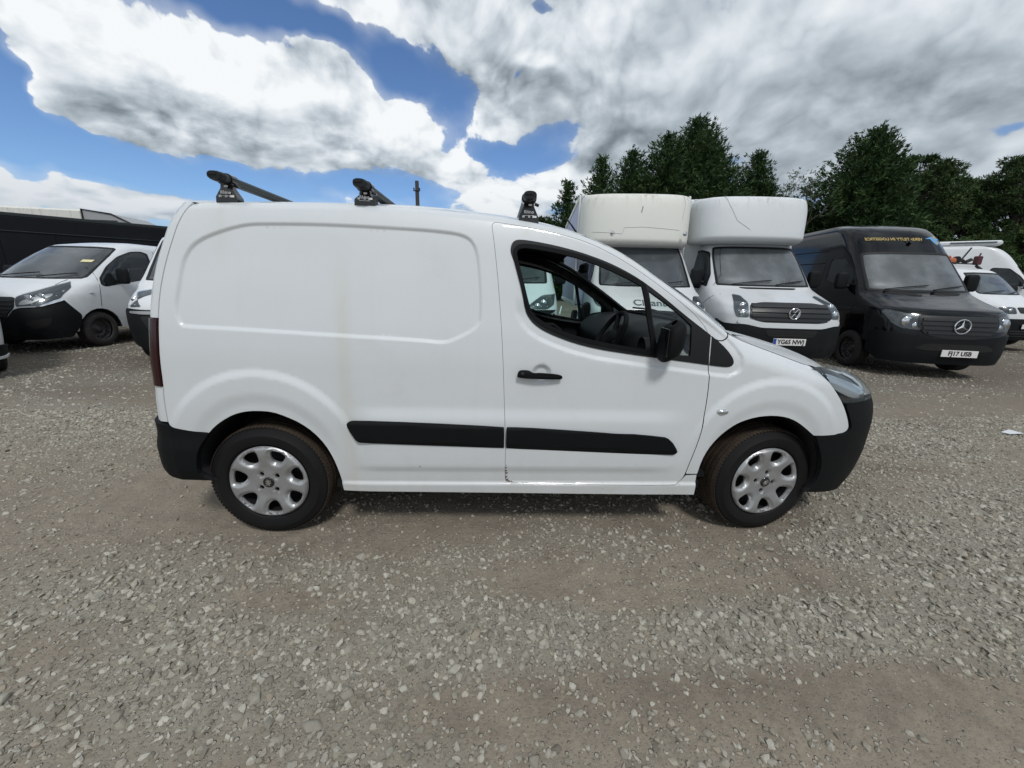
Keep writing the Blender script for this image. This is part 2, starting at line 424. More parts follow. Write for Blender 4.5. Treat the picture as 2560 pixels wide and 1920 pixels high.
def panel(name, outer, surf, m, parent, holes=(), off=0.0, thick=.012, step=.03, refine=(), centre=(1.2, 0, .8), smooth_it=2, us=1.0, label=None, round_r=None, fl_mat=None):
    """sheet cut to an outline in a surface's (u,v) plane, with turned-in edges.  refine = [(polyline, distances)]"""
    O = dense(rounded(outer, round_r) if round_r else chaikin(outer, smooth_it) if smooth_it else outer, step)
    H = [dense(chaikin(h, smooth_it) if smooth_it else h, step) for h in holes]
    A = np.array(O); lo, hi = A.min(0), A.max(0)
    gx, gy = np.meshgrid(np.arange(lo[0] + step * .5, hi[0], step), np.arange(lo[1] + step * .5, hi[1], step))
    gx[::2] += step * .25; gx[1::2] -= step * .25
    pts = [np.stack([gx.ravel(), gy.ravel()], 1)]
    for poly, ds, cl in refine:
        pl = dense(poly, step * .7, cl)
        for d in ds:
            Q = np.array(inset(pl, d)); pts.append(Q)
    pts = np.concatenate(pts)
    keep = pip(pts[:, 0], pts[:, 1], O); 
    for h in H: keep &= ~pip(pts[:, 0], pts[:, 1], h)
    pts = pts[keep]
    d = pdist(pts[:, 0], pts[:, 1], O)
    for h in H: d = np.minimum(d, pdist(pts[:, 0], pts[:, 1], h))
    pts = pts[d > step * .3]
    if refine:                                            # thin out near-duplicates
        key = np.round(pts / .004).astype(int); _, ix = np.unique(key, axis=0, return_index=True); pts = pts[ix]
    bv = [Vector(p) for p in O]; be = [(i, (i + 1) % len(O)) for i in range(len(O))]
    for h in H:
        n0 = len(bv); bv += [Vector(p) for p in h]; be += [(n0 + i, n0 + (i + 1) % len(h)) for i in range(len(h))]
    allv = bv + [Vector(p) for p in pts.tolist()]
    rv, re, rf, _, _, _ = delaunay_2d_cdt(allv, be, [], 0, 1e-6)
    UV = np.array([(v[0], v[1]) for v in rv]); T = np.array([f for f in rf if len(f) == 3])
    C = UV[T].mean(1); k = pip(C[:, 0], C[:, 1], O)
    for h in H: k &= ~pip(C[:, 0], C[:, 1], h)
    T = T[k]
    P = surf(UV[:, 0], UV[:, 1]); e = 1e-3
    N = np.cross(surf(UV[:, 0] + e, UV[:, 1]) - surf(UV[:, 0] - e, UV[:, 1]), surf(UV[:, 0], UV[:, 1] + e) - surf(UV[:, 0], UV[:, 1] - e))
    N /= np.linalg.norm(N, axis=1)[:, None] + 1e-12
    if np.sum((P - np.array(centre)) * N) < 0: N = -N
    P = P + N * off
    f0 = P[T]; fn = np.cross(f0[:, 1] - f0[:, 0], f0[:, 2] - f0[:, 0])
    if np.sum(fn * N[T[:, 0]]) < 0: T = T[:, ::-1]
    edges = {}
    for t in T:
        for a, b in ((t[0], t[1]), (t[1], t[2]), (t[2], t[0])): edges[(a, b)] = 1
    bd = [(a, b) for (a, b) in edges if (b, a) not in edges]
    V = P.tolist(); F = [tuple(t) for t in T]; LN = [N[i] for t in T for i in t]
    if thick:
        idx = {}
        for a, b in bd:
            for q in (a, b):
                if q not in idx: idx[q] = len(V); V.append((P[q] - N[q] * thick).tolist())
        for a, b in bd:
            F.append((b, a, idx[a], idx[b]))
            fnq = np.cross(P[a] - P[b], np.array(V[idx[a]]) - P[b]); fnq /= np.linalg.norm(fnq) + 1e-12
            # rolled edge: the panel normal at the rim bends over into the flange
            LN += [fnq * .8 + N[b] * .4, fnq * .8 + N[a] * .4, fnq, fnq]
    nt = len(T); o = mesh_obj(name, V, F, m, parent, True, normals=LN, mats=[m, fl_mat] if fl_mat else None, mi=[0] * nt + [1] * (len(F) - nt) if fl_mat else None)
    if label: o['label'] = label
    return o
def gridsurf(name, fn, us, vs, m, parent, centre=(1.2, 0, .8), flip=None):
    """regular patch of a parametric surface with analytic shading"""
    U, Vv = np.meshgrid(us, vs, indexing='ij'); P = fn(U.ravel(), Vv.ravel()); e = 1e-3
    N = np.cross(fn(U.ravel() + e, Vv.ravel()) - fn(U.ravel() - e, Vv.ravel()), fn(U.ravel(), Vv.ravel() + e) - fn(U.ravel(), Vv.ravel() - e))
    N /= np.linalg.norm(N, axis=1)[:, None] + 1e-12
    if np.sum((P - np.array(centre)) * N) < 0: N = -N
    nv = len(vs); F = []; 
    for i in range(len(us) - 1):
        for j in range(nv - 1): F.append((i * nv + j, (i + 1) * nv + j, (i + 1) * nv + j + 1, i * nv + j + 1))
    f = F[len(F) // 2]; fn_ = np.cross(P[f[1]] - P[f[0]], P[f[2]] - P[f[0]])
    if np.dot(fn_, N[f[0]]) < 0: F = [q[::-1] for q in F]
    return mesh_obj(name, P, F, m, parent, True, normals=[N[i] for q in F for i in q])

# ================================================================= the white van in front
M_WHITE = None
def white_paint():
    m, k, b = new_mat('white_van_paint')
    co = k.n('ShaderNodeTexCoord').outputs['Object']
    s = k.n('ShaderNodeSeparateXYZ', {0: co})
    x, z = s.outputs[0], s.outputs[2]
    base = k.mix(k.noise(co, 3, 5, .6), (.61, .64, .66, 1), (.655, .68, .70, 1))
    # fine dust speckle
    sp = k.sm(k.noise(co, 260, 2, .7), .52, .8)
    base = k.mix(k.m('MULTIPLY', sp, .10), base, (.40, .39, .36, 1))
    # run-off stains: vertical streaks under the roof bars and by the window
    st = k.v('MULTIPLY', co, (16, 1, 1.1)); sn = k.noise(st, 1.4, 5, .6)
    def band(cx, w): return k.m('POWER', 2.71828, k.m('MULTIPLY', k.m('POWER', k.m('DIVIDE', k.m('SUBTRACT', x, cx), w), 2), -1))
    streak = k.m('MULTIPLY', band(.46, .035), k.sm(z, 1.62, 1.2))
    streak = k.m('MAXIMUM', streak, k.m('MULTIPLY', band(1.34, .022), k.m('MULTIPLY', k.sm(z, 1.585, 1.60), k.sm(z, 1.65, 1.63))))
    streak = k.m('MAXIMUM', streak, k.m('MULTIPLY', band(-.10, .05), k.m('MULTIPLY', k.sm(z, 1.3, 1.6), .5)))
    base = k.mix(k.m('MULTIPLY', streak, k.m('MULTIPLY_ADD', sn, .34, .0)), base, (.50, .47, .30, 1))
    gen = k.m('MULTIPLY', k.sm(sn, .5, .8), .06)
    base = k.mix(gen, base, (.45, .43, .36, 1))
    sc = k.sm(k.noise(k.v('MULTIPLY', co, (3, 1, 26)), 2.2, 7, .75), .66, .74)
    base = k.mix(k.m('MULTIPLY', sc, k.m('MULTIPLY', k.sm(z, .95, .5), .35)), base, (.33, .32, .29, 1))
    blot = k.sm(k.noise(co, 2.3, 7, .72), .52, .74); base = k.mix(k.m('MULTIPLY', blot, .16), base, (.44, .44, .40, 1))
    low = k.m('MULTIPLY', k.sm(z, .60, .20), k.m('MULTIPLY_ADD', k.noise(co, 9, 6, .75), 1.2, .05))
    base = k.mix(k.m('MULTIPLY', low, .42), base, (.36, .32, .26, 1))
    k.put(b.inputs['Base Color'], base)
    k.put(b.inputs['Roughness'], k.m('MULTIPLY_ADD', k.noise(co, 40, 4, .6), .2, .30))
    k.put(b.inputs['Coat Weight'], k.m('MULTIPLY_ADD', k.noise(co, 5, 4, .6), -.35, .75)); b.inputs['Coat Roughness'].default_value = .10
    bp = k.n('ShaderNodeBump', {'Strength': .12, 'Distance': .0008, 'Height': k.noise(co, 300, 2, .6)})
    k.put(b.inputs['Normal'], bp.outputs[0])
    return m
M_WHITE = white_paint()
M_PLASTIC = mat('charcoal_plastic', (.0060, .0070, .0078), .60, var=.25, vs=4, bump=.5, bs=900, dirt=.15, dcol=(.03, .028, .026), spec=.12)
M_SEAL = mat('black_rubber_seal', (.008, .0085, .009), .5, var=.2, spec=.3)
M_DARK = mat('dark_interior', (.010, .011, .012), .85, var=.2, bump=.3, bs=500, spec=.15)
M_DASH = mat('dash_plastic', (.013, .0145, .016), .65, var=.1, bump=.4, bs=700, spec=.2)
M_VOID = mat('underbody_black', (.008, .008, .008), .9)
M_TYRE = None
def tyre_mat():
    m, k, b = new_mat('tyre_rubber')
    co = k.n('ShaderNodeTexCoord').outputs['Object']; s = k.n('ShaderNodeSeparateXYZ', {0: co})
    r = k.m('SQRT', k.m('ADD', k.m('POWER', s.outputs[0], 2), k.m('POWER', s.outputs[2], 2)))
    mud = k.m('MULTIPLY', k.sm(r, .3035, .308), k.m('MULTIPLY_ADD', k.noise(co, 22, 5, .65), .9, .15))
    c = k.mix(k.noise(co, 8, 4, .6), (.006, .006, .0065, 1), (.011, .011, .0115, 1))
    c = k.mix(mud, c, (.085, .062, .045, 1))
    k.put(b.inputs['Base Color'], c); b.inputs['Roughness'].default_value = .65; b.inputs['Specular IOR Level'].default_value = .2
    ang = k.m('ARCTAN2', s.outputs[0], s.outputs[2])
    rings = k.m('SINE', k.m('MULTIPLY', r, 900))
    let = k.noise(k.n('ShaderNodeCombineXYZ', {0: k.m('MULTIPLY', ang, 6), 1: k.m('MULTIPLY', r, 60)}).outputs[0], 3, 3, .6)
    bp = k.n('ShaderNodeBump', {'Strength': .35, 'Distance': .001, 'Height': k.m('MULTIPLY_ADD', rings, .25, let)})
    k.put(b.inputs['Normal'], bp.outputs[0])
    return m
M_TYRE = tyre_mat()
M_SILVER = mat('silver_trim', (.40, .405, .41), .40, metal=.65, var=.06, vs=9, dirt=.18, dcol=(.30, .27, .24), ds=14)
M_LAMPBOWL = mat('lamp_bowl', (.06, .063, .066), .30, metal=.4, var=.7, vs=25)
M_SHUT = mat('shut_line_shade', (.05, .05, .048), .9)  # shade of the panel gaps, painted dark on the white flanges
M_CHROME = mat('chrome', (.75, .76, .78), .12, metal=1, var=.03)
M_BLACKGLOSS = mat('gloss_black', (.01, .01, .011), .15, var=.1, coat=.5)
M_STEEL = mat('dark_steel', (.03, .03, .032), .55, metal=.6, var=.2)
M_GLASS_CLEAR = glass_mat('side_glass', (.90, .95, .93), .02)
M_GLASS_FAR = glass_mat('far_side_glass', (.62, .84, .79), .05)
M_LENS = glass_mat('lamp_lens', (.90, .93, .94), .05, .03, .28)
M_RED = mat('red_lamp_lens', (.022, .002, .003), .18, var=.5, vs=9, coat=.2, spec=.3)
M_WTEXT = mat('white_print', (.75, .75, .75), .6)

BZ = [.10, .2, .35, .5, .75, .95, 1.1, 1.25, 1.45, 1.6, 1.70, 1.76]
BW = [.85, .872, .889, .898, .905, .903, .893, .872, .836, .804, .765, .715]
FX = [0, .25, .5, .7, .83, .92, .97, 1.0]
FY = [1, .985, .945, .875, .785, .66, .5, .05]
NZ = [.10, .2, .35, .5, .62, .72, .82, .90, .96, 1.02]
NX = [3.34, 3.44, 3.52, 3.545, 3.545, 3.54, 3.49, 3.37, 3.25, 3.12]
NXC = 2.70
DOOR = [(2.278,.988),(2.278,.988),(2.286,.934),(2.29,.837),(2.29,.75),(2.285,.654),(2.273,.548),(2.255,.452),(2.243,.384),(2.23,.350),(2.207,.326),(2.185,.318),(1.663,.321),(1.33,.329),(1.293,.330),(1.262,.338),(1.256,.37),(1.255,.529),(1.25,.661),(1.239,.905),(1.227,1.12),(1.206,1.358),(1.195,1.456),(1.185,1.536),(1.176,1.60),(1.17,1.634),(1.177,1.648),(1.193,1.651),(1.262,1.644),(1.378,1.629),(1.519,1.602),(1.617,1.578),(1.715,1.540),(1.831,1.483),(1.95,1.41),(2.039,1.350),(2.13,1.287),(2.191,1.240),(2.241,1.190),(2.262,1.155),(2.262,1.155)]
WIN = [(1.261,1.526),(1.267,1.553),(1.284,1.57),(1.314,1.573),(1.376,1.567),(1.488,1.549),(1.602,1.523),(1.716,1.488),(1.804,1.452),(1.892,1.408),(1.981,1.35),(2.071,1.285),(2.163,1.22),(2.255,1.157),(2.337,1.099),(2.383,1.054),(2.407,1.02),(2.407,.996),(2.385,.983),(2.33,.986),(2.179,1.004),(2.017,1.022),(1.851,1.042),(1.704,1.062),(1.587,1.089),(1.5,1.118),(1.43,1.147),(1.384,1.177),(1.355,1.209),(1.337,1.247),(1.322,1.323),(1.304,1.393),(1.283,1.463),(1.265,1.505)]
GLASS = [(1.283,1.508),(1.295,1.532),(1.326,1.541),(1.404,1.533),(1.517,1.515),(1.619,1.493),(1.717,1.46),(1.822,1.418),(1.912,1.374),(1.916,1.37),(1.974,1.127),(1.985,1.053),(1.985,1.053),(1.849,1.073),(1.702,1.096),(1.586,1.122),(1.499,1.151),(1.429,1.183),(1.383,1.215),(1.36,1.248),(1.342,1.302),(1.318,1.393)]
QUART = [(1.943,1.352),(1.943,1.352),(2.011,1.308),(2.102,1.245),(2.172,1.192),(2.176,1.18),(2.180,1.045),(2.176,1.035),(2.074,1.045),(2.014,1.055),(2.008,1.06),(1.994,1.13)]
ARCH_R = [(-.237,.605),(-.206,.636),(-.157,.673),(-.098,.706),(-.041,.723),(.023,.728),(.093,.723),(.154,.70),(.221,.665),(.28,.614),(.328,.547),(.364,.465),(.384,.394),(.395,.333),(.40,.279)]
ARCH_F = [(2.309,.262),(2.309,.381),(2.319,.468),(2.341,.534),(2.372,.588),(2.41,.635),(2.467,.684),(2.528,.712),(2.592,.728),(2.664,.733),(2.734,.724),(2.796,.70),(2.854,.664),(2.921,.615)]
TAIL = [(-.216,1.70),(-.249,1.651),(-.272,1.603),(-.295,1.538),(-.322,1.462),(-.346,1.38),(-.365,1.298),(-.377,1.227),(-.388,1.12),(-.402,.973),(-.410,.842),(-.418,.78),(-.423,.682),(-.424,.659)]
TOP = [(-.216,1.698),(-.067,1.706),(.11,1.711),(.349,1.714),(.531,1.715),(.714,1.714),(.869,1.706),(1.007,1.696),(1.164,1.683),(1.285,1.668),(1.425,1.648),(1.55,1.622),(1.65,1.590),(1.75,1.550),(1.86,1.495),(1.949,1.437),(2.068,1.360),(2.159,1.301),(2.235,1.248),(2.32,1.190),(2.375,1.150),(2.45,1.118),(2.6,1.068),(2.75,1.018),(2.85,.985)]
RECESS = chaikin([(-.301,1.181),(-.303,1.24),(-.283,1.329),(-.268,1.406),(-.248,1.459),(-.214,1.506),(-.16,1.542),(-.055,1.583),(.033,1.606),(.121,1.611),(.359,1.616),(.599,1.612),(.85,1.605),(.96,1.597),(1.01,1.591),(1.056,1.577),(1.084,1.551),(1.1,1.516),(1.11,1.468),(1.118,1.378),(1.124,1.289),(1.122,1.21),(1.12,1.18),(1.083,1.141),(.99,1.095),(.955,1.083),(.90,1.083),(.85,1.09),(.349,1.11),(-.012,1.127),(-.251,1.134),(-.287,1.139)], 2)
_tx = [p[0] for p in TOP]; _tz = [p[1] for p in TOP]
_lx = [p[1] for p in TAIL][::-1]; _lz = [p[0] for p in TAIL][::-1]
_fx = np.linspace(-.3, 3.0, 661); _raw = pch(_tx, _tz, _fx); _kk = np.exp(-(np.arange(-40, 41) * .005 / .07) ** 2); _kk /= _kk.sum()
_sm = np.convolve(np.pad(_raw, 40, mode='reflect', reflect_type='odd'), _kk, 'valid')
def ztop(x): return np.interp(x, _fx, _sm)
def xtail(z): return pch(_lx, _lz, z)
def W0(x, z):
    b = pch(BZ, BW, z)
    b = b - .035 * np.clip((x - 1.0) / 1.6, 0, 1) ** 2 * np.clip((z - 1.0) / .6, 0, 1)
    b = b - .02 * np.clip((-.1 - x) / .6, 0, 1) ** 2
    xf = pch(NZ, NX, np.clip(z, .1, 1.02)); u = np.clip((x - NXC) / (xf - NXC), 0, .985)
    return b * pch(FX, FY, u)
def Wb(x, z):
    """half width of the body with all pressed relief"""
    x = np.asarray(x, float); z = np.asarray(z, float); sh = x.shape; x = x.ravel(); z = z.ravel()
    w = W0(x, z)
    zt = ztop(np.clip(x, -.2, 2.85))
    w = w - .055 * sstep(x, 2.25, 2.5) * np.clip((z - zt + .11) / .11, 0, 1.15) ** 2.2          # bonnet shoulder
    w = w - .020 * np.clip((z - zt + .035) / .035, 0, 1.1) ** 2 * sstep(x, 2.5, 2.3)            # roof gutter roll
    rec = (x < 1.25) & (z > 1.0)
    if rec.any():
        q = sdist(x[rec], z[rec], RECESS); w[rec] -= .011 * sstep(-q, -.009, .012)
    # swage over the rear wheel, and over the front one
    for cx, cz, ra, rb, h in ((.03, .44, .49, .490, .015), (2.66, .44, .445, .487, .015)):
        r = np.sqrt(((x - cx) / ra) ** 2 + ((z - cz) / rb) ** 2)
        w += h * sstep(-r, -1.03, -.93) * sstep(z, .40, .80) - .010 * sstep(-r, -.80, -.64) * sstep(z, .3, .6)
    # waist ledge above the rubbing strip, tuck-in under it, sill roll
    mid = sstep(x, .42, .62) * sstep(-x, -2.25, -2.0)
    w += .013 * sstep(-z, -.765, -.675) * mid - .010 * sstep(-z, -.435, -.385) * mid
    w += .012 * sstep(-z, -.335, -.318) * sstep(-x, -2.4, -2.3) * sstep(x, .3, .5)
    dm = (x > 1.1) & (x < 2.6) & (z > .85) & (z < 1.7)
    if dm.any():
        q = np.maximum(sdist(x[dm], z[dm], WIN), 0); w[dm] -= .012 * sstep(-q, -.055, -.030) * sstep(-z[dm], -1.32, -1.2)
        q2 = np.hypot(x[dm] - 1.428, z[dm] - .934); w[dm] -= .017 * sstep(-q2, -.056, -.025)
    return w.reshape(sh)
def side(sg):
    def f(x, z): return np.stack([x, sg * Wb(x, z), z], 1)
    return f
def clip_seg(P, x0, x1): return [p for p in P if x0 <= p[0] <= x1]

# wheels -----------------------------------------------------------------------
def make_tyre(R=.312, w=.205, rim=.205, n=96, treads=True):
    h = w / 2
    prof = [(rim, -h + .018), (rim + .012, -h + .004), (rim + .035, -h - .004), (rim + .06, -h - .004), (R - .035, -h + .004), (R - .016, -h + .012), (R - .006, -h + .026)]
    g = [-h + .03]
    for c_ in (-.052, -.018, .018, .052): g += [c_ - .005, c_ - .004, c_ + .004, c_ + .005]
    g += [h - .03]
    tread = []
    for i, y in enumerate(g):
        deep = i > 0 and i < len(g) - 1 and (i - 1) % 4 in (1, 2)
        tread.append((R - (.008 if deep else 0) - .004 * (abs(y) / h) ** 4, y))
    prof = prof + tread + [(r, -y) for r, y in prof[::-1]]
    b = MB(); b.add(*lathe(prof, n))
    if treads:                                          # sipes cut across the shoulder as shallow raised blocks
        for i in range(n):
            a = 2 * math.pi * (i + .5) / n
            for y0, y1, sk in ((-h + .016, -.058, .5), (-.046, -.024, -.4), (-.012, .012, .4), (.024, .046, -.4), (.058, h - .016, .5)):
                hw = .0075; V = []
                for (yy, s_) in ((y0, -1), (y1, 1)):
                    for tx in (-hw, hw):
                        aa = a + (tx + sk * (yy - y0) * .4) / R
                        rr = R + .0025 - (.007 if abs(yy) > .08 else .0)
                        V.append((rr * math.cos(aa), yy, rr * math.sin(aa)))
                        V.append(((rr - .006) * math.cos(aa), yy, (rr - .006) * math.sin(aa)))
                b.add(V, [(0, 2, 6, 4), (0, 1, 3, 2), (4, 6, 7, 5), (0, 4, 5, 1), (2, 3, 7, 6)])
    me = mesh_obj('tyre', b.V, b.F, M_TYRE, None, True, auto=30)
    return me
def make_trim(Rr=.205):
    """seven-window plastic wheel trim, face towards -y"""
    outer = [(Rr * math.cos(t), Rr * math.sin(t)) for t in np.linspace(0, 2 * math.pi, 96, endpoint=False)]
    holes = []; wc = []
    for i in range(7):
        a = math.pi / 2 - .14 + i * 2 * math.pi / 7; P = []
        # window: wide outside, rounded inside
        for r_, da in ((.184, -.18), (.187, 0), (.184, .18), (.175, .235), (.155, .245), (.132, .20), (.119, .09), (.119, -.09), (.132, -.20), (.155, -.245), (.175, -.235)):
            P.append((r_ * math.cos(a + da), r_ * math.sin(a + da)))
        holes.append(chaikin(P, 2)); wc.append(a)
    for i in range(4):
        a = math.pi / 4 + .12 + i * math.pi / 2
        holes.append([(.056 * math.cos(a) + .0125 * math.cos(t), .056 * math.sin(a) + .0125 * math.sin(t)) for t in np.linspace(0, 2 * math.pi, 14, endpoint=False)])
    hs = holes[:7]
    def surf(u, v):
        r = np.hypot(u, v)
        y = pch([0, .03, .07, .12, .165, .192, .205, .22], [-.010, -.0105, -.010, -.018, -.024, -.022, -.006, .02], r)
        d = np.full(u.shape, 9.)
        for h in hs: d = np.minimum(d, pdist(u, v, h))
        inside = np.zeros(u.shape, bool)
        y = y + .016 * (1 - np.clip(d / .020, 0, 1)) ** 1.6
        # sunken lead-in from each window towards the hub
        for a in wc:
            cu, cv = math.cos(a), math.sin(a); al = u * cu + v * cv; ac = -u * cv + v * cu
            y = y + .010 * np.exp(-((ac / .022) ** 2)) * sstep(al, .085, .125) * sstep(-al, -.15, -.12)
        for i in range(4):
            a = math.pi / 4 + .12 + i * math.pi / 2
            q = np.hypot(u - .056 * math.cos(a), v - .056 * math.sin(a)); y = y + .006 * (1 - sstep(q, .0125, .021))
        return np.stack([u, y, v], 1)
    return panel('hubcap', outer, surf, M_SILVER, None, holes=holes, thick=.014, step=.009, centre=(0, .5, 0), smooth_it=0)
def wheel_parts():
    P = {}
    P['tyre'] = make_tyre()
    P['cap'] = make_trim()
    b = MB()
    b.add(*lathe([(.205, .03), (.198, -.01), (.190, .03), (.185, .075), (.06, .06), (.055, .02), (.0, .02)], 40))
    P['rim'] = mesh_obj('rim', b.V, b.F, M_STEEL, None, auto=35)
    b = MB(); b.add(*lathe([(.0, -.0165), (.026, -.0165), (.029, -.013), (.029, -.002)], 32))
    P['badge'] = mesh_obj('hub_badge', b.V, b.F, M_BLACKGLOSS, None, auto=35)
    # rampant beast emblem as a small raised silver figure
    lion = [(-.004,.017),(-.009,.019),(-.012,.015),(-.008,.011),(-.004,.010),(-.006,.006),(-.014,.008),(-.016,.004),(-.008,.001),(-.005,-.002),(-.012,-.004),(-.014,-.009),(-.010,-.008),(-.004,-.008),(-.006,-.013),(-.012,-.018),(-.004,-.018),(0,-.012),(.004,-.011),(.006,-.017),(.013,-.016),(.010,-.012),(.010,-.005),(.016,0),(.015,.008),(.012,.004),(.006,.002),(.006,.008),(.014,.014),(.008,.016),(.002,.012),(.002,.018)]
    V, F = prism(lion, -.018, -.016)
    P['lion'] = mesh_obj('emblem', V, F, M_CHROME, None, smooth=False)
    return P
WP = wheel_parts()
def place_wheel(parent, loc, rz=0, spin=0):
    h = bpy.data.objects.new('wheel', WP['rim'].data); link(h, parent); h.location = loc; h.rotation_euler = (0, spin, rz)
    h.rotation_mode = 'YXZ'
    for key, nm, yo in (('tyre', 'tyre', 0), ('cap', 'hubcap', -.088), ('badge', 'hub_badge', -.088), ('lion', 'emblem', -.088)):
        o = bpy.data.objects.new(nm, WP[key].data); link(o, h); o.location = (0, yo, 0)
    return h
# the rim mesh is the wheel itself: push it outwards inside the tyre
WP['rim'].data.transform(Matrix.Translation((0, -.075, 0)))

van = thing('panel_van', 'white compact panel van side-on in front with black roof bars and black rubbing strips', 'van')
S = side(-1)
ztail = np.array([p[1] for p in TAIL])
for sg in (-1, 1):
    S = side(sg)
    arch_r = ARCH_R; arch_f = ARCH_F
    top_edge = [(x, float(ztop(x)) ) for x in np.arange(-.216, 2.372, .03)] + [(2.375, 1.150)]
    body_out = [TAIL[0]] + TAIL + [(-.418,.641),(-.403,.634),(-.33,.619),(-.237,.605),(-.237,.605)] + arch_r + [(.40,.279),(.40,.279),(.815,.275),(1.285,.270),(1.764,.264),(2.309,.259),(2.309,.259),(2.307,.380),(2.307,.380),(2.248,.376),(2.248,.376)]
    dr = DOOR[9:-1]                                            # door bottom, rear and top edges
    body_out += [p for p in dr] + [(2.262,1.15),(2.262,1.15),(2.31,1.118),(2.352,1.118),(2.375,1.150),(2.375,1.150)] + top_edge[::-1]
    seg = [p for p in body_out]
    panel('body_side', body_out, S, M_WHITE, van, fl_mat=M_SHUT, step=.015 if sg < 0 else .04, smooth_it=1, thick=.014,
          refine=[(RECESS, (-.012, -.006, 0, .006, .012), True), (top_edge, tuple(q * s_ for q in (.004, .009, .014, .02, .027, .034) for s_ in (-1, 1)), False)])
    dout = inset(dense(chaikin(DOOR, 2), .03), .0018)
    winh = clip(clip(inset(dense(WIN, .02), .014), 0, 2.238, -1), 0, 1.0, 1)
    circ = [(1.428 + .04 * math.cos(t), .934 + .04 * math.sin(t)) for t in np.linspace(0, 6.28, 24, endpoint=False)]
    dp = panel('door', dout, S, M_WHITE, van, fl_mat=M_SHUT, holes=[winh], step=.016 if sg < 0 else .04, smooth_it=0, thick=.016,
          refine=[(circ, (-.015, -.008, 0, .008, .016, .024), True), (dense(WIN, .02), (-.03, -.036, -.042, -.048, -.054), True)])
    DC = [p for p in dense(chaikin(DOOR, 2), .03) if p[0] > 2.24 and .392 < p[1] < .985]
    DC = sorted(DC, key=lambda p: -p[1])
    fout = [(2.2815,.99),(2.2815,.99)] + [(a + .0025, b_) for a, b_ in DC] + [(2.2480,.386),(2.2480,.386),(2.309,.386),(2.309,.386)] + [p for p in arch_f if p[1] > .39] + \
        [(2.921,.615),(3.10,.616),(3.135,.627),(3.145,.645),(3.139,.665),(3.115,.708),(3.060,.79),(2.985,.873),(2.909,.947),(2.860,.985),(2.850,.988)] + [(x, float(ztop(x)) - .002) for x in np.arange(2.82, 2.385, -.04)] + [(2.382,1.146),(2.382,1.146),(2.357,1.113),(2.31,1.112),(2.272,1.14),(2.272,1.14)]
    wtop = [(x, float(ztop(x))) for x in np.arange(2.39, 2.85, .03)]
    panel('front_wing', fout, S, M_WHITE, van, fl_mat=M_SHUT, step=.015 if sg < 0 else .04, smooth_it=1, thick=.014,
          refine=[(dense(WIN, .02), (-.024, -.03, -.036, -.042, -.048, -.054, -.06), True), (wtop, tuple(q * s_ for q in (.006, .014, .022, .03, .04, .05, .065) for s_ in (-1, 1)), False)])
    # black window surround: part on the door, sail-shaped end on the wing
    fr = dense(chaikin(WIN, 1), .02)
    panel('window_frame', clip(fr, 0, 2.276, -1), S, M_SEAL, van, holes=[GLASS, QUART], off=.0035, thick=.016, step=.022, smooth_it=1)
    panel('sail_trim', clip(fr, 0, 2.283, 1), S, M_SEAL, van, off=.0035, thick=.012, step=.022, smooth_it=0)
    rim_ = inset(dense(chaikin(GLASS, 2), .02), -.014)
    panel('window_seal', rim_, S, M_PLASTIC, dp, holes=[inset(dense(chaikin(GLASS, 2), .02), .006)], off=.0075, thick=.014, step=.01, smooth_it=0)
    gm = M_GLASS_CLEAR if sg < 0 else M_GLASS_FAR
    if sg > 0: panel('window_glass', inset(dense(chaikin(GLASS, 2), .02), -.01), S, gm, van, off=-.010, thick=0, step=.05, smooth_it=0)
    panel('quarter_glass', inset(dense(chaikin(QUART, 2), .02), -.01), S, gm, van, off=-.006, thick=0, step=.05, smooth_it=0)
    # rubbing strips
    sf = lambda x, z, sg=sg: np.stack([x, sg * (W0(x, z) + .014 + .014 * sstep(np.minimum((z - (.557 - .026 * (x - .5))) , (.690 - .0305 * (x - .5)) - z), -.004, .022)), z], 1)
    panel('rubbing_strip', [(.458,.662),(.466,.681),(.494,.687),(.833,.678),(1.244,.661),(1.247,.655),(1.249,.545),(1.245,.539),(1.007,.547),(.739,.556),(.523,.564),(.502,.574),(.476,.62)], sf, M_PLASTIC, van, thick=.026, step=.014, smooth_it=1)
    panel('rubbing_strip', [(1.2585,.655),(1.262,.661),(1.455,.654),(1.821,.633),(2.083,.611),(2.123,.593),(2.155,.55),(2.169,.52),(2.158,.507),(2.12,.506),(1.927,.511),(1.554,.526),(1.262,.538),(1.2585,.545)], sf, M_PLASTIC, van, thick=.026, step=.014, smooth_it=1)
    # dark sheets added behind the gaps as their shade, and arch liners
    panel('gap_shade_sheet', inset(dense(DOOR[9:-1], .03) , -.035), S, M_VOID, van, holes=[inset(dense(DOOR[9:-1], .03), .05)], off=-.020, thick=0, step=.06, smooth_it=0)
    for A in ([(-.25,.33),(-.30,.36),(-.325,.414),(-.318,.472),(-.29,.541)] + arch_r, arch_f + [(2.96,.561),(3.0,.485),(3.018,.423),(3.022,.352),(3.0,.288)], [(2.27,.386),(2.30,.65),(2.30,.8),(2.285,1.02)]):
        A = chaikin(A, 1, False); V = []; b = MB()
        ww = W0(np.array([p[0] for p in A]), np.array([p[1] for p in A]))
        d0 = .004 if A[0][0] != 2.27 else .02; dpth = .36 if A[0][0] != 2.27 else .06
        for (x, z), w_ in zip(A, ww): V += [(x, sg * (w_ - d0), z), (x, sg * (w_ - dpth), z)]
        b.add(V, [(2 * i, 2 * i + 1, 2 * i + 3, 2 * i + 2) for i in range(len(A) - 1)])
        if dpth > .1: xs_ = [p[0] for p in A]; b.add(*box(((min(xs_) + max(xs_)) / 2, sg * .40, .48), (max(xs_) - min(xs_) + .06, .30, .62), 0))
        b.build('wheel_arch_liner' if dpth > .1 else 'gap_shade_strip', M_VOID, van)
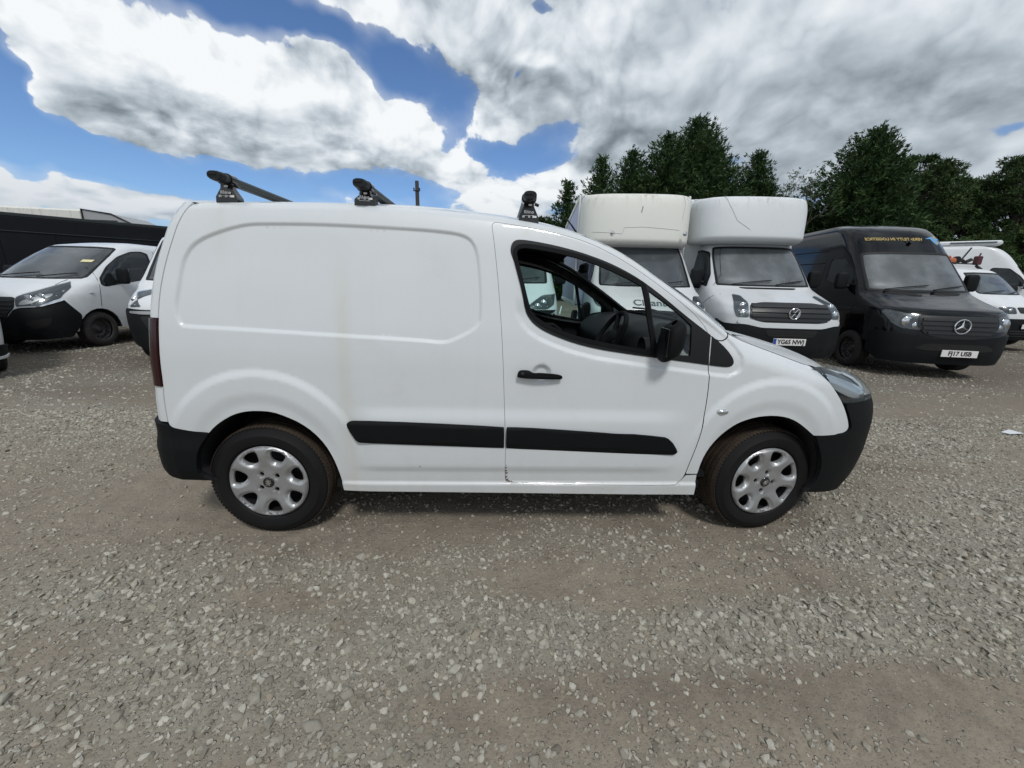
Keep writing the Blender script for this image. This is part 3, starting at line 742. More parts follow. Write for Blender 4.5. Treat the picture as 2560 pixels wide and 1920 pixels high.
    # rear bumper, wraps the corner
    TDX = [0, .035, .075, .108, .135, .155, .165]; TFY = [1, .988, .94, .85, .70, .42, 0]
    def bx(z): return np.full_like(z, -.42)
    def RB(k, z, sg=sg):
        bulge = .016 * sstep(z, .33, .40) * sstep(-z, -.60, -.50) + .010
        kk = np.clip(k, 0, 3); x = np.where(k < 0, -.42 - k, -.42 - pch(np.linspace(0, 3, 7), TDX, kk) * 1.28)
        y = W0(np.maximum(x, -.42), z) * np.where(k < 0, 1, pch(np.linspace(0, 3, 7), TFY, kk))
        back = np.clip(kk / 3, 0, 1)
        return np.stack([x - (bulge + .01) * sstep(back, 0, .5), sg * (y + bulge * (1 - back)), z], 1)
    panel('rear_bumper', [(-.183,.600),(-.183,.600),(-.183,.600),(-.14,.541),(-.112,.472),(-.100,.414),(-.105,.369),(-.15,.338),(-.15,.338),(.3,.345),(.9,.36),(3.0,.36),(3.0,.36),(3.0,.652),(3.0,.652),(1.2,.652),(.0,.645),(-.02,.629),(-.09,.614)], RB, M_PLASTIC, van, step=.03, smooth_it=1, thick=.03, centre=(1, 0, .5))
    # tail corner: white pillar, red lamp, rear doors
    def TL(k, z, sg=sg):
        xs = xtail(z); kk = np.clip(k, 0, 3)
        x = xs - .004 - pch(np.linspace(0, 3, 7), TDX, kk) * (1.0 + .15 * sstep(-z, -.9, -.5))
        return np.stack([x, sg * W0(xs, z) * pch(np.linspace(0, 3, 7), TFY, kk), z], 1)
    panel('tail_lamp', [(.02,.845),(.02,.845),(.02,1.168),(.02,1.168),(1.1,1.165),(1.2,1.13),(1.25,.95),(1.0,.85),(.9,.845)], TL, M_RED, van, off=.008, thick=.02, step=.03, smooth_it=1, centre=(1, 0, .9))
    panel('rear_corner', [(.02,1.172),(.02,1.172),(.02,1.699),(.02,1.699),(.55,1.699),(.55,1.699),(.9,1.172),(.9,1.172)], TL, M_WHITE, van, step=.04, smooth_it=0, centre=(1, 0, .9))
    panel('rear_corner', [(.02,.66),(.02,.66),(.02,.841),(.02,.841),(.8,.841),(.8,.66)], TL, M_WHITE, van, step=.04, smooth_it=0, centre=(1, 0, .9))
    panel('rear_door', [(.56,1.699),(.91,1.172),(1.26,1.12),(1.26,.845),(.81,.84),(.81,.66),(2.99,.66),(2.99,1.699)], TL, M_WHITE, van, step=.06, smooth_it=0, off=.002, centre=(1, 0, .9))
    # bumper round the nose
    KK = np.linspace(0, 7, 8)
    def NS(k, z, sg=sg, bulge=.0):
        xf = pch(NZ, NX, np.clip(z, .1, 1.02)); kk = np.clip(k, 0, 7)
        u = pch(KK, FX, kk); b_ = pch(BZ, BW, z)
        fy = pch(KK, FY[:-1] + [0.0], kk)
        bl = .012 * sstep(-z, -.80, -.62)
        return np.stack([NXC + u * (xf - NXC) + bl * sstep(u, .2, .8), sg * (b_ * fy + bl * (1 - kk / 7)), z], 1)
    def kx(x, z): 
        xf = float(pch(NZ, NX, np.clip(z, .1, 1.02))); u = (x - NXC) / (xf - NXC)
        return float(np.interp(u, pch(KK, FX, np.linspace(0, 7, 200)), np.linspace(0, 7, 200)))
    bo = [(kx(x, z), z) for x, z in [(2.930,.610),(2.930,.610),(2.960,.561),(3.00,.485),(3.018,.423),(3.022,.352),(3.0,.288),(2.97,.262),(2.97,.262),(3.06,.25),(3.2,.23)]] + [(4.5,.20),(7,.20),(7,.20),(7,.60),(7,.60),(5.2,.62),(4.6,.70),(4.4,.795),(4.4,.795)] + [(kx(x, z), z) for x, z in [(3.17,.788),(3.12,.785),(3.082,.782),(3.125,.712),(3.148,.665),(3.153,.645),(3.142,.620),(3.105,.609)]]
    panel('front_bumper', bo, NS, M_PLASTIC, van, step=.035, smooth_it=1, thick=.03, centre=(1, 0, .5))
    hl = [(kx(x, z), z) for x, z in [(3.082,.792),(3.082,.792),(3.058,.80),(2.985,.882),(2.913,.952),(2.868,.988),(2.868,.988),(2.93,.996)]] + [(2.2,.99),(2.9,.965),(3.8,.92),(4.6,.87),(5.0,.83),(4.9,.80),(4.0,.795)]
    h_ = panel('headlight', hl, NS, M_LENS, van, step=.03, smooth_it=1, thick=.03, off=.006, centre=(1, 0, .5))
    panel('lamp_housing', hl, NS, M_LAMPBOWL, h_, step=.03, smooth_it=1, thick=.0, off=-.03, centre=(1, 0, .5))
    refl = [(kx(2.96, .93), .945), (1.8, .955), (2.8, .90), (3.6, .85), (3.4, .82), (2.6, .82), (1.7, .88)]
    panel('reflector', refl, NS, M_CHROME, h_, step=.02, smooth_it=1, thick=.01, off=-.016, centre=(1, 0, .5))
    refl2 = [(1.35, .915), (1.6, .915), (2.6, .835), (2.7, .812), (2.2, .812), (1.7, .86)]
    panel('reflector', refl2, NS, M_SILVER, h_, step=.02, smooth_it=1, thick=.01, off=-.010, centre=(1, 0, .5))
    panel('nose_panel', [(4.8,.625),(7,.605),(7,.872),(6.2,.878),(5.6,.89),(5.08,.875),(5.05,.80)], NS, M_WHITE, van, step=.05, smooth_it=0, off=-.004, centre=(1, 0, .5))
    # side repeater
    b = MB(); yy = sg * float(Wb(np.array([2.376]), np.array([.753]))[0])
    V, F = lathe([(0, -.011), (.6, -.009), (.9, -.004), (1, .004)], 24); V = V * np.array((.032, 1, .0165))
    V[:, 1] *= -sg; b.add(V + np.array((2.376, yy, .753)), F); rp = b.build('side_repeater', M_CHROME, van)
    V, F = lathe([(0, -.0135), (.45, -.012), (.55, -.008)], 20); V = V * np.array((.036, 1, .014)); V[:, 1] *= -sg
    mesh_obj('repeater_lens', V + np.array((2.376, yy, .753)), F, M_LENS, rp)
    # door handle
    b = MB(); hp = [(1.305,.927),(1.308,.950),(1.322,.960),(1.363,.960),(1.381,.948),(1.43,.945),(1.477,.942),(1.525,.935),(1.530,.927),(1.528,.918),(1.52,.914),(1.477,.916),(1.373,.917),(1.321,.920),(1.310,.923)]
    hs_ = lambda x, z, sg=sg: np.stack([x, sg * (W0(x, z) + .020 + .012 * np.sin(np.clip((x - 1.29) / .25, 0, 1) * math.pi) + .006 * sstep(np.minimum(z - .915, .958 - z), -.004, .012)), z], 1)
    hd = panel('door_handle', hp, hs_, M_PLASTIC, van, thick=.022, step=.01, smooth_it=1)
    yy = sg * (float(W0(np.array([1.33]), np.array([.94]))[0]) + .033)
    V, F = lathe([(0, -.003), (.0085, -.002), (.0095, .003)], 16); V[:, 1] *= -sg
    mesh_obj('key_lock', V + np.array((1.331, yy, .940)), F, M_STEEL, hd)
    # door mirror
    b = MB(); 
    def mir(u, v, sg=sg):
        z = 1.118 + .090 * np.sin(v); cz = np.cos(v)
        sy = np.sign(np.sin(u)) * np.abs(np.sin(u)) ** .8; sx = np.sign(np.cos(u)) * np.abs(np.cos(u)) ** .75
        x = 2.035 + (.048 + .014 * np.clip(sx, 0, 1)) * sx * np.abs(cz) ** .45 + .10 * (z - 1.118)
        y = .955 + .074 * sy * np.abs(cz) ** .40
        return np.stack([x, sg * y, z + .012 * sx], 1)
    mo = gridsurf('door_mirror', mir, np.linspace(0, 2 * math.pi, 37), np.linspace(-math.pi / 2 + .02, math.pi / 2 - .02, 19), M_PLASTIC, van, centre=(2.03, sg * .98, 1.12))
    b.add(*box((2.060, sg * .885, 1.062), (.062, .10, .045), .014)); b.build('mirror_arm', M_PLASTIC, mo)
    b = MB(); b.add(*box((1.996, sg * .975, 1.118), (.004, .115, .13), .0015, M3(0, 0, sg * rad(4)))); b.build('mirror_glass', M_BLACKGLOSS if sg < 0 else M_CHROME, mo)  # near glass: its dark reflection is painted in as gloss black
    place_wheel(van, (0, sg * .7675, .312), 0 if sg < 0 else math.pi, .25)
    place_wheel(van, (2.728, sg * .745, .312), rad(-7.0) * -1 if sg < 0 else math.pi + rad(7.0), 1.05)

# roof, windscreen, bonnet -------------------------------------------------------
def We(x):
    z = ztop(x); return Wb(x, z)
CRX = [-.216, .3, 1.0, 1.4, 1.7, 2.0, 2.375]; CRZ = [.078, .082, .085, .085, .08, .06, .035]
def roof(x, v):
    w = We(x); xb = x + sstep(x, 1.45, 2.3) * .20 * (1 - np.abs(v) ** 2.2)
    zc = pch(CRX, CRZ, x)
    return np.stack([xb, v * w, ztop(x) + zc * (1 - np.abs(v) ** 2.3)], 1)
vs = np.linspace(-1, 1, 41)
gridsurf('roof', roof, np.linspace(-.216, 1.64, 42), vs, M_WHITE, van, centre=(1, 0, 1.2))
gridsurf('pillar_edge', roof, np.linspace(1.64, 2.375, 30), np.linspace(-1, -.93, 3), M_WHITE, van, centre=(1.5, 0, 1.0))
gridsurf('pillar_edge', roof, np.linspace(1.64, 2.375, 30), np.linspace(.93, 1, 3), M_WHITE, van, centre=(1.5, 0, 1.0))
gridsurf('windscreen', roof, np.linspace(1.65, 2.37, 20), np.linspace(-.927, .927, 25), M_GLASS_CLEAR, van, centre=(1.5, 0, 1.0))
def rear_cap(u, v):
    A = roof(np.full_like(v, -.205), v)
    k = 3 * (1 - np.abs(v)) ; xs = xtail(np.full_like(v, 1.699))
    x = xs - .004 - pch(np.linspace(0, 3, 7), TDX, np.clip(k, 0, 3)); y = np.sign(v) * W0(xs, np.full_like(v, 1.699)) * pch(np.linspace(0, 3, 7), TFY, np.clip(k, 0, 3))
    B = np.stack([x, y, np.full_like(x, 1.699)], 1); t = u[:, None]
    P = A * (1 - t) + B * t; P[:, 2] += .018 * np.sin(np.clip(u, 0, 1) * math.pi) * (1 - np.abs(v)) ** .5; return P
gridsurf('roof_spoiler', rear_cap, np.linspace(0, 1, 8), np.linspace(-.999, .999, 31), M_WHITE, van, centre=(.5, 0, 1.0))
def bonnet(u, v):
    xe = 2.378 + (2.862 - 2.378) * u; ze = ztop(np.minimum(xe, 2.85)) + .001
    xm = 2.50 + (3.44 - 2.50) * u; zm = pch([0, .3, .6, .85, 1], [1.150, 1.095, 1.022, .932, .845], u)
    bl = 1 - np.abs(v) ** 2.6
    w = Wb(np.minimum(xe, 2.85), np.minimum(ztop(np.minimum(xe, 2.85)), 1.15))
    return np.stack([xe * (1 - bl) + xm * bl, v * w, ze * (1 - bl) + zm * bl], 1)
gridsurf('bonnet', bonnet, np.linspace(0, 1, 24), vs, M_WHITE, van, centre=(2.3, 0, .7))
def cowl(u, v):
    A = roof(np.full_like(v, 2.37), v); B = bonnet(np.zeros_like(v), v); t = u[:, None]; P = A * (1 - t) + B * t; P[:, 2] -= .012 * np.sin(u * math.pi) * (1 - np.abs(v) ** 6); return P
gridsurf('scuttle', cowl, np.linspace(0, 1, 4), vs, M_PLASTIC, van, centre=(2.3, 0, .7))
b = MB()
for y0, y1, x0 in ((-.56, .02, 2.40), (-.02, .58, 2.43)):
    b.add(*tube([(x0 + .06, y0, 1.165), (x0 - .01, (y0 + y1) / 2, 1.20), (x0 - .05, y1, 1.195)], .008, 6))
b.build('wiper', M_SEAL, van)
V, F = tube([(1.741, 0, 1.705), (1.70, 0, 1.757), (1.653, 0, 1.809)], [.006, .0055, .005], 8)
mesh_obj('aerial', V, F, M_SEAL, van)

# cab interior --------------------------------------------------------------------
cab = MB()
cab.add(*box((1.185, 0, .95), (.02, 1.60, 1.20), .0))                 # bulkhead
cab.add(*box((1.75, 0, .34), (1.3, 1.62, .03), 0))                    # floor
cab.build('bulkhead', M_DARK, van)
def liner(x, v): P = roof(x, v * .90); P[:, 2] -= .03 + .035 * sstep(-x, -1.5, -1.2); return P
gridsurf('headlining', liner, np.linspace(1.18, 1.72, 10), np.linspace(-1, 1, 15), M_DARK, van, centre=(1.4, 0, 3))
for sg in (-1, 1):
    def pil(u, v, sg=sg):
        x = 1.42 + u * (2.36 - 1.42); w = We(x); z = ztop(x)
        xo = sstep(x, 1.45, 2.3) * .20 * (1 - .88 ** 2.2)
        y = w - .025 - v * .085; return np.stack([x + v * xo, sg * y, z - .02 - .03 * np.abs(v - .5)], 1)
    gridsurf('pillar_trim', pil, np.linspace(0, 1, 16), np.linspace(0, 1, 5), M_DASH, van, centre=(1.6, 0, 3))
    trim = [(1.27, .38), (2.2, .38), (2.25, 1.03), (2.0, 1.035), (1.70, 1.075), (1.5, 1.135), (1.38, 1.20), (1.33, 1.28), (1.27, 1.28)]
    panel('door_trim', trim, side(sg), M_DARK, van, off=-.07, thick=.04, step=.06, smooth_it=1)
    if sg > 0:
        b = MB(); b.add(*tube([(1.50, .82, .98), (1.56, .79, 1.02), (1.72, .79, 1.015), (1.80, .82, .96)], .016, 8)); b.build('pull_handle', M_SILVER if 0 else M_DASH, van)
        # far window divider
b = MB()
def dash(u, v):
    # profile in x,z swept across the cab
    px = pch([0, .25, .5, .7, 1], [2.50, 2.28, 2.06, 1.96, 2.02], u); pz = pch([0, .25, .5, .7, 1], [1.13, 1.145, 1.10, .98, .62], u)
    hump = np.exp(-((v + .36) / .20) ** 2)
    px = px - .07 * hump * sstep(u, .2, .55); pz = pz + .040 * hump * sstep(u, .1, .4) * sstep(-u, -.75, -.5)
    return np.stack([px, v * .80 / .80, pz], 1)
gridsurf('dashboard', dash, np.linspace(0, 1, 22), np.linspace(-.80, .80, 33), M_DASH, van, centre=(2.3, 0, .7))
b = MB(); b.add(*lathe([(.0, 0), (.045, 0), (.055, -.012), (.062, -.012), (.064, .03)], 28, 'x', (0, 0, 0)))
V = (np.array(b.V) * np.array((-1, 1, 1))) + np.array((2.01, -.74, 1.045)); mesh_obj('air_vent', V, b.F, M_DASH, van, auto=40)
# steering wheel (right-hand drive, so nearest the photographer)
sw = MB(); ring = []
R_ = M3(0, rad(-62), 0)
for i in range(41):
    a = 2 * math.pi * i / 40; ring.append(R_ @ np.array((.185 * math.cos(a), .185 * math.sin(a), 0)) + np.array((1.90, -.38, 1.045)))
sw.add(*tube(ring, .016, 10, False))
for a in (.35, math.pi - .35, -math.pi / 2):
    e = R_ @ np.array((.18 * math.cos(a), .18 * math.sin(a), 0)) + np.array((1.90, -.38, 1.045)); c0 = np.array((1.925, -.38, 1.03))
    sw.add(*tube([c0, e], .018, 6))
V, F = lathe([(0, .03), (.05, .03), (.07, .015), (.07, -.02)], 24, 'z'); sw.add(V @ R_.T + np.array((1.91, -.38, 1.04)), F)
sw.add(*tube([(1.93, -.38, 1.03), (2.15, -.38, .93)], .035, 8))
sw.build('steering_wheel', M_DARK, van)
# two seats
def seat_parts(y):
    s_ = MB(); s_.add(*box((1.55, y, .66), (.48, .46, .16), .05)); s_.add(*box((1.30, y, .98), (.14, .46, .52), .05, M3(0, rad(-10), 0))); s_.add(*box((1.245, y, 1.32), (.09, .24, .15), .035))
    return s_.build('seat', M_DARK, van)
seat_parts(.38)
b = MB(); b.add(*box((1.56, -.40, .66), (.46, .46, .16), .05)); b.add(*box((1.285, -.40, .96), (.13, .46, .42), .05, M3(0, rad(-12), 0))); b.build('seat', M_DARK, van)
b = MB(); b.add(*tube([(1.80, .0, 1.60), (1.80, .0, 1.53)], .01, 6)); b.add(*box((1.80, 0, 1.485), (.03, .20, .065), .014)); b.build('rear_view_mirror', M_DARK, van)
b = MB(); b.add(*box((1.45, 0, .245), (2.9, 1.50, .05), 0)); b.add(*box((2.9, 0, .40), (.9, 1.1, .25), 0)); b.add(*tube([(0, -.7, .31), (0, .7, .31)], .03, 8)); b.add(*tube([(2.728, -.7, .31), (2.728, .7, .31)], .03, 8))
b.build('underbody', M_VOID, van)
b = MB(); b.add(*box((1.0, 0, .95), (.02, 1.55, 1.2), 0)); b.build('load_bay_wall', M_DARK, van)
# paint chips at the foot of the door and on the sill
M_CHIP = mat('bare_rusty_metal', (.10, .075, .06), .8, var=.4, vs=60)
for x, z, r in ((1.266, .347, .013), (1.263, .365, .011), (1.264, .388, .011), (1.262, .405, .009), (1.277, .338, .010), (1.292, .335, .007), (1.2615, .425, .007), (1.262, .44, .004), (.81, .43, .005), (1.79, .33, .003), (1.79, .30, .003), (1.96, .45, .0025), (1.62, .76, .002)):
    yy = float(Wb(np.array([x]), np.array([z]))[0]); n = 9; P = []
    for i in range(n):
        a = 2 * math.pi * i / n; q = r * (.7 + .5 * math.sin(i * 2.3 + x * 40)); P.append((x + q * .8 * math.cos(a), -(yy + .0012), z + q * math.sin(a)))
    mesh_obj('paint_chip', P, [tuple(range(n))], M_CHIP, van, smooth=False)

# roof bars ------------------------------------------------------------------------
def roof_bar(x0, z0):
    n = 20; V = []; F = []
    sec = [(.030 * math.copysign(abs(math.cos(t)) ** .8, math.cos(t)), .019 * math.copysign(abs(math.sin(t)) ** .8, math.sin(t))) for t in np.linspace(0, 2 * math.pi, n, endpoint=False)]
    b = MB(); ys = (-.775, .775)
    for y in ys: V += [(x0 + a, y, z0 + c_) for a, c_ in sec]
    F = [(i, (i + 1) % n, n + (i + 1) % n, n + i) for i in range(n)]
    b.add(V, F); bar = b.build('roof_bar', mat('bar_coating_%d' % int(x0 * 100 + 50), (.045, .055, .055), .45, metal=.3, var=.2, vs=20, bump=.4, bs=500), van)
    for sg in (-1, 1):
        e = MB()
        for (s0, s1, sc) in ((0, .03, 1.12), (.03, .042, .98)):
            V = []
            for yy, q in ((sg * (.770 + s0), sc), (sg * (.770 + s1), sc * .92)): V += [(x0 + a * q, yy, z0 + c_ * q) for a, c_ in sec]
            F = [(i, (i + 1) % n, n + (i + 1) % n, n + i) for i in range(n)] + [tuple(range(n, 2 * n))]
            e.add(V, F)
        e.add(*box((x0 - .004, sg * .812, z0 + .004), (.036, .006, .012), .002))
        e.build('end_cap', M_SEAL, bar)
        zr = float(ztop(x0)) + .012; f = MB()
        zt = z0 - .026; hw = .050
        # tapered foot shell
        V = []
        for zz, w_, d_ in ((zr - .012, hw, .026), (zr + .014, hw * .96, .025), (zt - .012, .026, .018), (zt + .004, .024, .018)):
            V += [(x0 - w_, sg * (.715 + d_), zz), (x0 + w_, sg * (.715 + d_), zz), (x0 + w_, sg * (.715 - d_), zz), (x0 - w_, sg * (.715 - d_), zz)]
        F = [(3, 2, 1, 0), (12, 13, 14, 15)]
        for L_ in range(3):
            for i in range(4): F.append((L_ * 4 + i, L_ * 4 + (i + 1) % 4, L_ * 4 + 4 + (i + 1) % 4, L_ * 4 + 4 + i))
        f.add(V, F)
        V = []
        for yy in (.69, .735): V += [(x0 + a * 1.22, sg * yy, z0 + c_ * 1.35) for a, c_ in sec]
        f.add(V, [(i, (i + 1) % n, n + (i + 1) % n, n + i) for i in range(n)] + [tuple(range(n)), tuple(range(n, 2 * n))])
        f.add(*tube([(x0 + .03, sg * .715, z0 - .022), (x0 + .05, sg * .715, z0 - .03)], .008, 6))
        ft = f.build('bar_foot', M_BLACKGLOSS, bar)
        if sg < 0:
            d = (zt - zr) ; M_ = Matrix.Translation((x0, -.7415, zr + d * .50)) @ Matrix.Rotation(rad(90), 4, 'X') @ Matrix.Rotation(rad(-5), 4, 'X')
            text_obj('Rhino', .020, M_WTEXT, ft, M_, bold=.0006)
            for dx, dz, w_, h_ in ((-.026, .016, .012, .009), (.002, .016, .010, .009), (.028, .016, .020, .009), (0, d * .50 - .016, .05, .002), (.006, d - .006, .016, .008)):
                g = MB(); g.add(*box((x0 + dx, -.7435, zr + dz), (w_, .002, h_), 0)); g.build('warning_label', M_WTEXT, ft)
    return bar
roof_bar(-.08, 1.808); roof_bar(.562, 1.798); roof_bar(1.350, 1.772)
for o in list(WP.values()): bpy.data.objects.remove(o)

# ================================================================= vans parked behind
VK = [0, 1, 2, 3, 4, 5, 6, 7]
class Shell:
    """body surface of a van: plan curve at every height.  x forward (nose centre at 0), y left, z up.
    k = 0 on the centre line, 7 where the front corner ends; beyond that metres along the side"""
    def __init__(s, zs, xf, w, D, fy=(0, .30, .56, .76, .89, .96, .99, 1.0), fx=(1, .985, .93, .82, .65, .44, .20, 0), L=5):
        s.zs, s.xf_, s.w_, s.D_, s.fy, s.fx, s.L = zs, xf, w, D, fy, fx, L
        zz = np.linspace(zs[0], zs[-1], 400); xx = pch(zs, xf, zz)
        s.tz = zz; s.tb = np.concatenate([[0], np.cumsum(np.hypot(np.diff(zz), np.diff(xx)))])
    def P(s, k, z, off=0):
        k = np.asarray(k, float); z = np.asarray(z, float); sg = np.sign(k); a = np.abs(k)
        xf, w, D = pch(s.zs, s.xf_, z), pch(s.zs, s.w_, z), pch(s.zs, s.D_, z)
        kk = np.minimum(a, 7)
        x = xf - D * (1 - pch(VK, s.fx, kk)) - np.maximum(a - 7, 0)
        y = sg * w * pch(VK, s.fy, kk)
        return np.stack([x, y, z], -1)
    def ab(s, k, z): return (k * .14 if abs(k) <= 7 else math.copysign(.98 + abs(k) - 7, k), float(np.interp(z, s.tz, s.tb)))
    def surf(s, a, b):
        k = np.where(np.abs(a) <= .98, a / .14, np.sign(a) * (7 + np.abs(a) - .98)); return s.P(k, np.interp(b, s.tb, s.tz) )
    def F(s, y, z):
        """front outline point given (y, z)"""
        w = float(pch(s.zs, s.w_, z)); t = min(abs(y) / w, .9999)
        kk = np.linspace(0, 7, 300); k = float(np.interp(t, np.maximum.accumulate(pch(VK, s.fy, kk)), kk)); return s.ab(math.copysign(k, y), z)
    def X(s, x, z, sg=-1):
        """side outline point given (x, z)"""
        xf, D = float(pch(s.zs, s.xf_, z)), float(pch(s.zs, s.D_, z))
        if x <= xf - D: return s.ab(sg * (7 + xf - D - x), z)
        kk = np.linspace(0, 7, 300); v = 1 - (xf - x) / D
        return s.ab(sg * float(np.interp(-v, -pch(VK, s.fx, kk), kk)), z)

POSE = {'sprinter': (8.67, 3.17, math.radians(-100.0), 0.01), 'crafter': (5.97, 3.30, math.radians(-94.0), 0.03),
        'cleanbee': (3.842, 3.645, math.radians(-96.0), 0.015), 'vivaro': (-7.34, 4.06, math.radians(-90.8), 0.01),
        'connect': (14.7, 6.45, math.radians(-84.2), .05)}
SH = {
 'sprinter': Shell([.22,.45,.6,.95,1.10,1.20,1.30,1.38,1.6,2.0,2.15,2.45,2.62,2.70], [-.06,0,0,-.04,-.12,-.38,-.66,-.84,-1.02,-1.34,-1.46,-1.72,-1.98,-2.3],
     [.95,.97,.98,.985,.985,.98,.97,.965,.93,.87,.85,.80,.76,.70], [.55,.6,.6,.6,.65,.6,.5,.42,.40,.38,.38,.38,.34,.30], L=4.6),
 'crafter': Shell([.22,.45,.6,.95,1.10,1.20,1.30,1.38,1.6,2.0,2.12,2.2], [-.06,0,0,-.04,-.14,-.40,-.66,-.84,-1.02,-1.34,-1.44,-1.55],
     [.95,.97,.98,.985,.985,.98,.97,.965,.93,.87,.84,.80], [.45,.5,.5,.5,.6,.5,.45,.42,.40,.38,.38,.38], L=2.0),
 'cleanbee': Shell([.22,.45,.6,.95,1.12,1.22,1.32,1.40,1.6,2.05,2.15,2.2], [-.06,0,0,-.06,-.20,-.40,-.62,-.76,-.95,-1.36,-1.46,-1.55],
     [.95,.98,1.0,1.01,1.0,.99,.975,.965,.93,.86,.84,.80], [.5,.6,.6,.55,.6,.5,.45,.40,.38,.36,.36,.36], L=2.0),
 'vivaro': Shell([.20,.45,.6,.80,.95,1.05,1.15,1.22,1.5,1.8,1.90,1.96], [-.10,0,0,-.06,-.16,-.34,-.55,-.72,-1.12,-1.58,-1.78,-2.1],
     [.90,.94,.955,.96,.96,.955,.945,.93,.86,.77,.73,.66], [.60,.75,.75,.75,.75,.70,.6,.55,.50,.48,.48,.48], L=4.2),
 'connect': Shell([.22,.44,.66,.90,1.08,1.16,1.25,1.34,1.70,1.93,2.02,2.09], [-.06,0,0,-.04,-.12,-.30,-.52,-.70,-1.05,-1.30,-1.46,-1.8],
     [.82,.86,.88,.89,.89,.88,.87,.86,.79,.73,.70,.64], [.45,.5,.5,.5,.5,.5,.45,.40,.38,.36,.36,.36], L=3.8),
}

def white_body(name, col, dirt=.35, ds=2.5):
    return mat(name, col, .38, var=.05, vs=3, coat=.35, dirt=dirt, dcol=(.38, .37, .33), ds=ds)
M_VWHITE = white_body('white_bodywork', (.66, .68, .70), .25)
M_VGREY = white_body('pale_grey_bodywork', (.60, .62, .64), .3)
def pod_mat(name, col, ztop_):
    m, k, b = new_mat(name)
    co = k.n('ShaderNodeTexCoord').outputs['Object']; z = k.n('ShaderNodeSeparateXYZ', {0: co}).outputs[2]
    c = k.mix(k.noise(co, 2, 5, .6), tuple(x * .95 for x in col) + (1,), tuple(x * 1.03 for x in col) + (1,))
    st = k.noise(k.v('MULTIPLY', co, (9, 9, .9)), 1.6, 6, .7); edge = k.sm(z, ztop_ - .38, ztop_)
    c = k.mix(k.m('MULTIPLY', k.m('MULTIPLY', k.sm(st, .48, .75), edge), .6), c, (.24, .19, .12, 1))
    c = k.mix(k.m('MULTIPLY', k.sm(k.noise(co, 14, 6, .75), .60, .75), .30), c, (.42, .40, .34, 1))
    k.put(b.inputs['Base Color'], c); b.inputs['Roughness'].default_value = .55
    return m
M_CREAM = pod_mat('cream_glassfibre', (.70, .705, .655), 3.05)
M_POD = pod_mat('white_glassfibre', (.66, .69, .71), 3.0)
M_BLACKVAN = mat('black_bodywork', (.0022, .0025, .0038), .09, var=.3, vs=2, coat=0, spec=.34, dirt=.02, dcol=(.03, .03, .03), ds=3)
M_BUMPER = mat('dark_grey_plastic', (.008, .0095, .011), .6, var=.25, vs=5, bump=.4, bs=700, dirt=.25, dcol=(.035, .033, .03), spec=.15)
M_GRILLE = mat('grille_plastic', (.006, .0065, .007), .45, var=.2)
M_SLAT = mat('grille_slat', (.014, .015, .017), .4, var=.15)
M_SCREEN = glass_mat('windscreen_glass', (.50, .57, .57), .42, .15)
M_HAZESCREEN = glass_mat('sky_haze_windscreen_glass', (.45, .50, .52), .70, .35)  # blurred grey sky reflection put into the sheet's colour
M_DARKGLASS = glass_mat('tinted_side_glass', (.20, .23, .24), .10)
M_CAB = mat('cab_interior', (.035, .037, .042), .8, var=.3)
M_CABGREY = mat('cab_bulkhead_lining', (.20, .20, .21), .8, var=.2)
M_PLATE = mat('white_number_plate', (.72, .72, .70), .4, var=.04, dirt=.2, dcol=(.45, .42, .36), ds=12)
M_PLATETEXT = mat('black_plate_letters', (.012, .012, .012), .5)
M_BLUE = mat('blue_plate_band', (.02, .07, .35), .4)
M_YELLOW = mat('yellow_print', (.42, .30, .10), .5)
M_LBLUE = mat('light_blue_print', (.10, .30, .55), .5)
M_GREYTEXT = mat('grey_print', (.09, .11, .12), .5)
M_AMBER = mat('amber_lens', (.7, .25, .02), .2, coat=.6)

# one steel wheel shared by all the parked vans
def steel_wheel_meshes():
    R0 = .34
    t = make_tyre(R0, .22, .205, 48, treads=False); t.data.materials.clear(); t.data.materials.append(mat('dusty_tyre', (.022, .021, .020), .8, var=.4, vs=14, dirt=.6, dcol=(.075, .06, .045), ds=7))
    outer = [(.205 * math.cos(a), .205 * math.sin(a)) for a in np.linspace(0, 2 * math.pi, 48, endpoint=False)]
    holes = []
    for i in range(14):
        a = 2 * math.pi * i / 14; holes.append([(.150 * math.cos(a) + .018 * math.cos(q) * math.cos(a) - .012 * math.sin(q) * math.sin(a), .150 * math.sin(a) + .018 * math.cos(q) * math.sin(a) + .012 * math.sin(q) * math.cos(a)) for q in np.linspace(0, 2 * math.pi, 8, endpoint=False)])
    def sf(u, v):
        r = np.hypot(u, v); return np.stack([u, pch([0, .05, .07, .11, .16, .19, .205, .22], [-.035, -.035, -.01, .012, -.012, .0, -.06, -.06], r), v], 1)
    d = panel('rim', outer, sf, mat('painted_steel_rim', (.07, .07, .072), .5, metal=.4, var=.3, vs=20, dirt=.4, dcol=(.08, .07, .055), ds=9), None, holes=holes, thick=.01, step=.02, centre=(0, .5, 0), smooth_it=0)
    return t, d
SWT, SWR = steel_wheel_meshes()
def parked_wheel(root, x, sg, w, r=.34, rz=0):
    s = r / .34
    h = link(bpy.data.objects.new('wheel', SWR.data), root); h.location = (x, sg * (w - .115 * s - .015), r); h.scale = (s, s, s)
    h.rotation_euler = (0, 0, (0 if sg < 0 else math.pi) + rz)
    for n_, d_ in (('tyre', SWT.data),): o = link(bpy.data.objects.new(n_, d_), h)
    return h

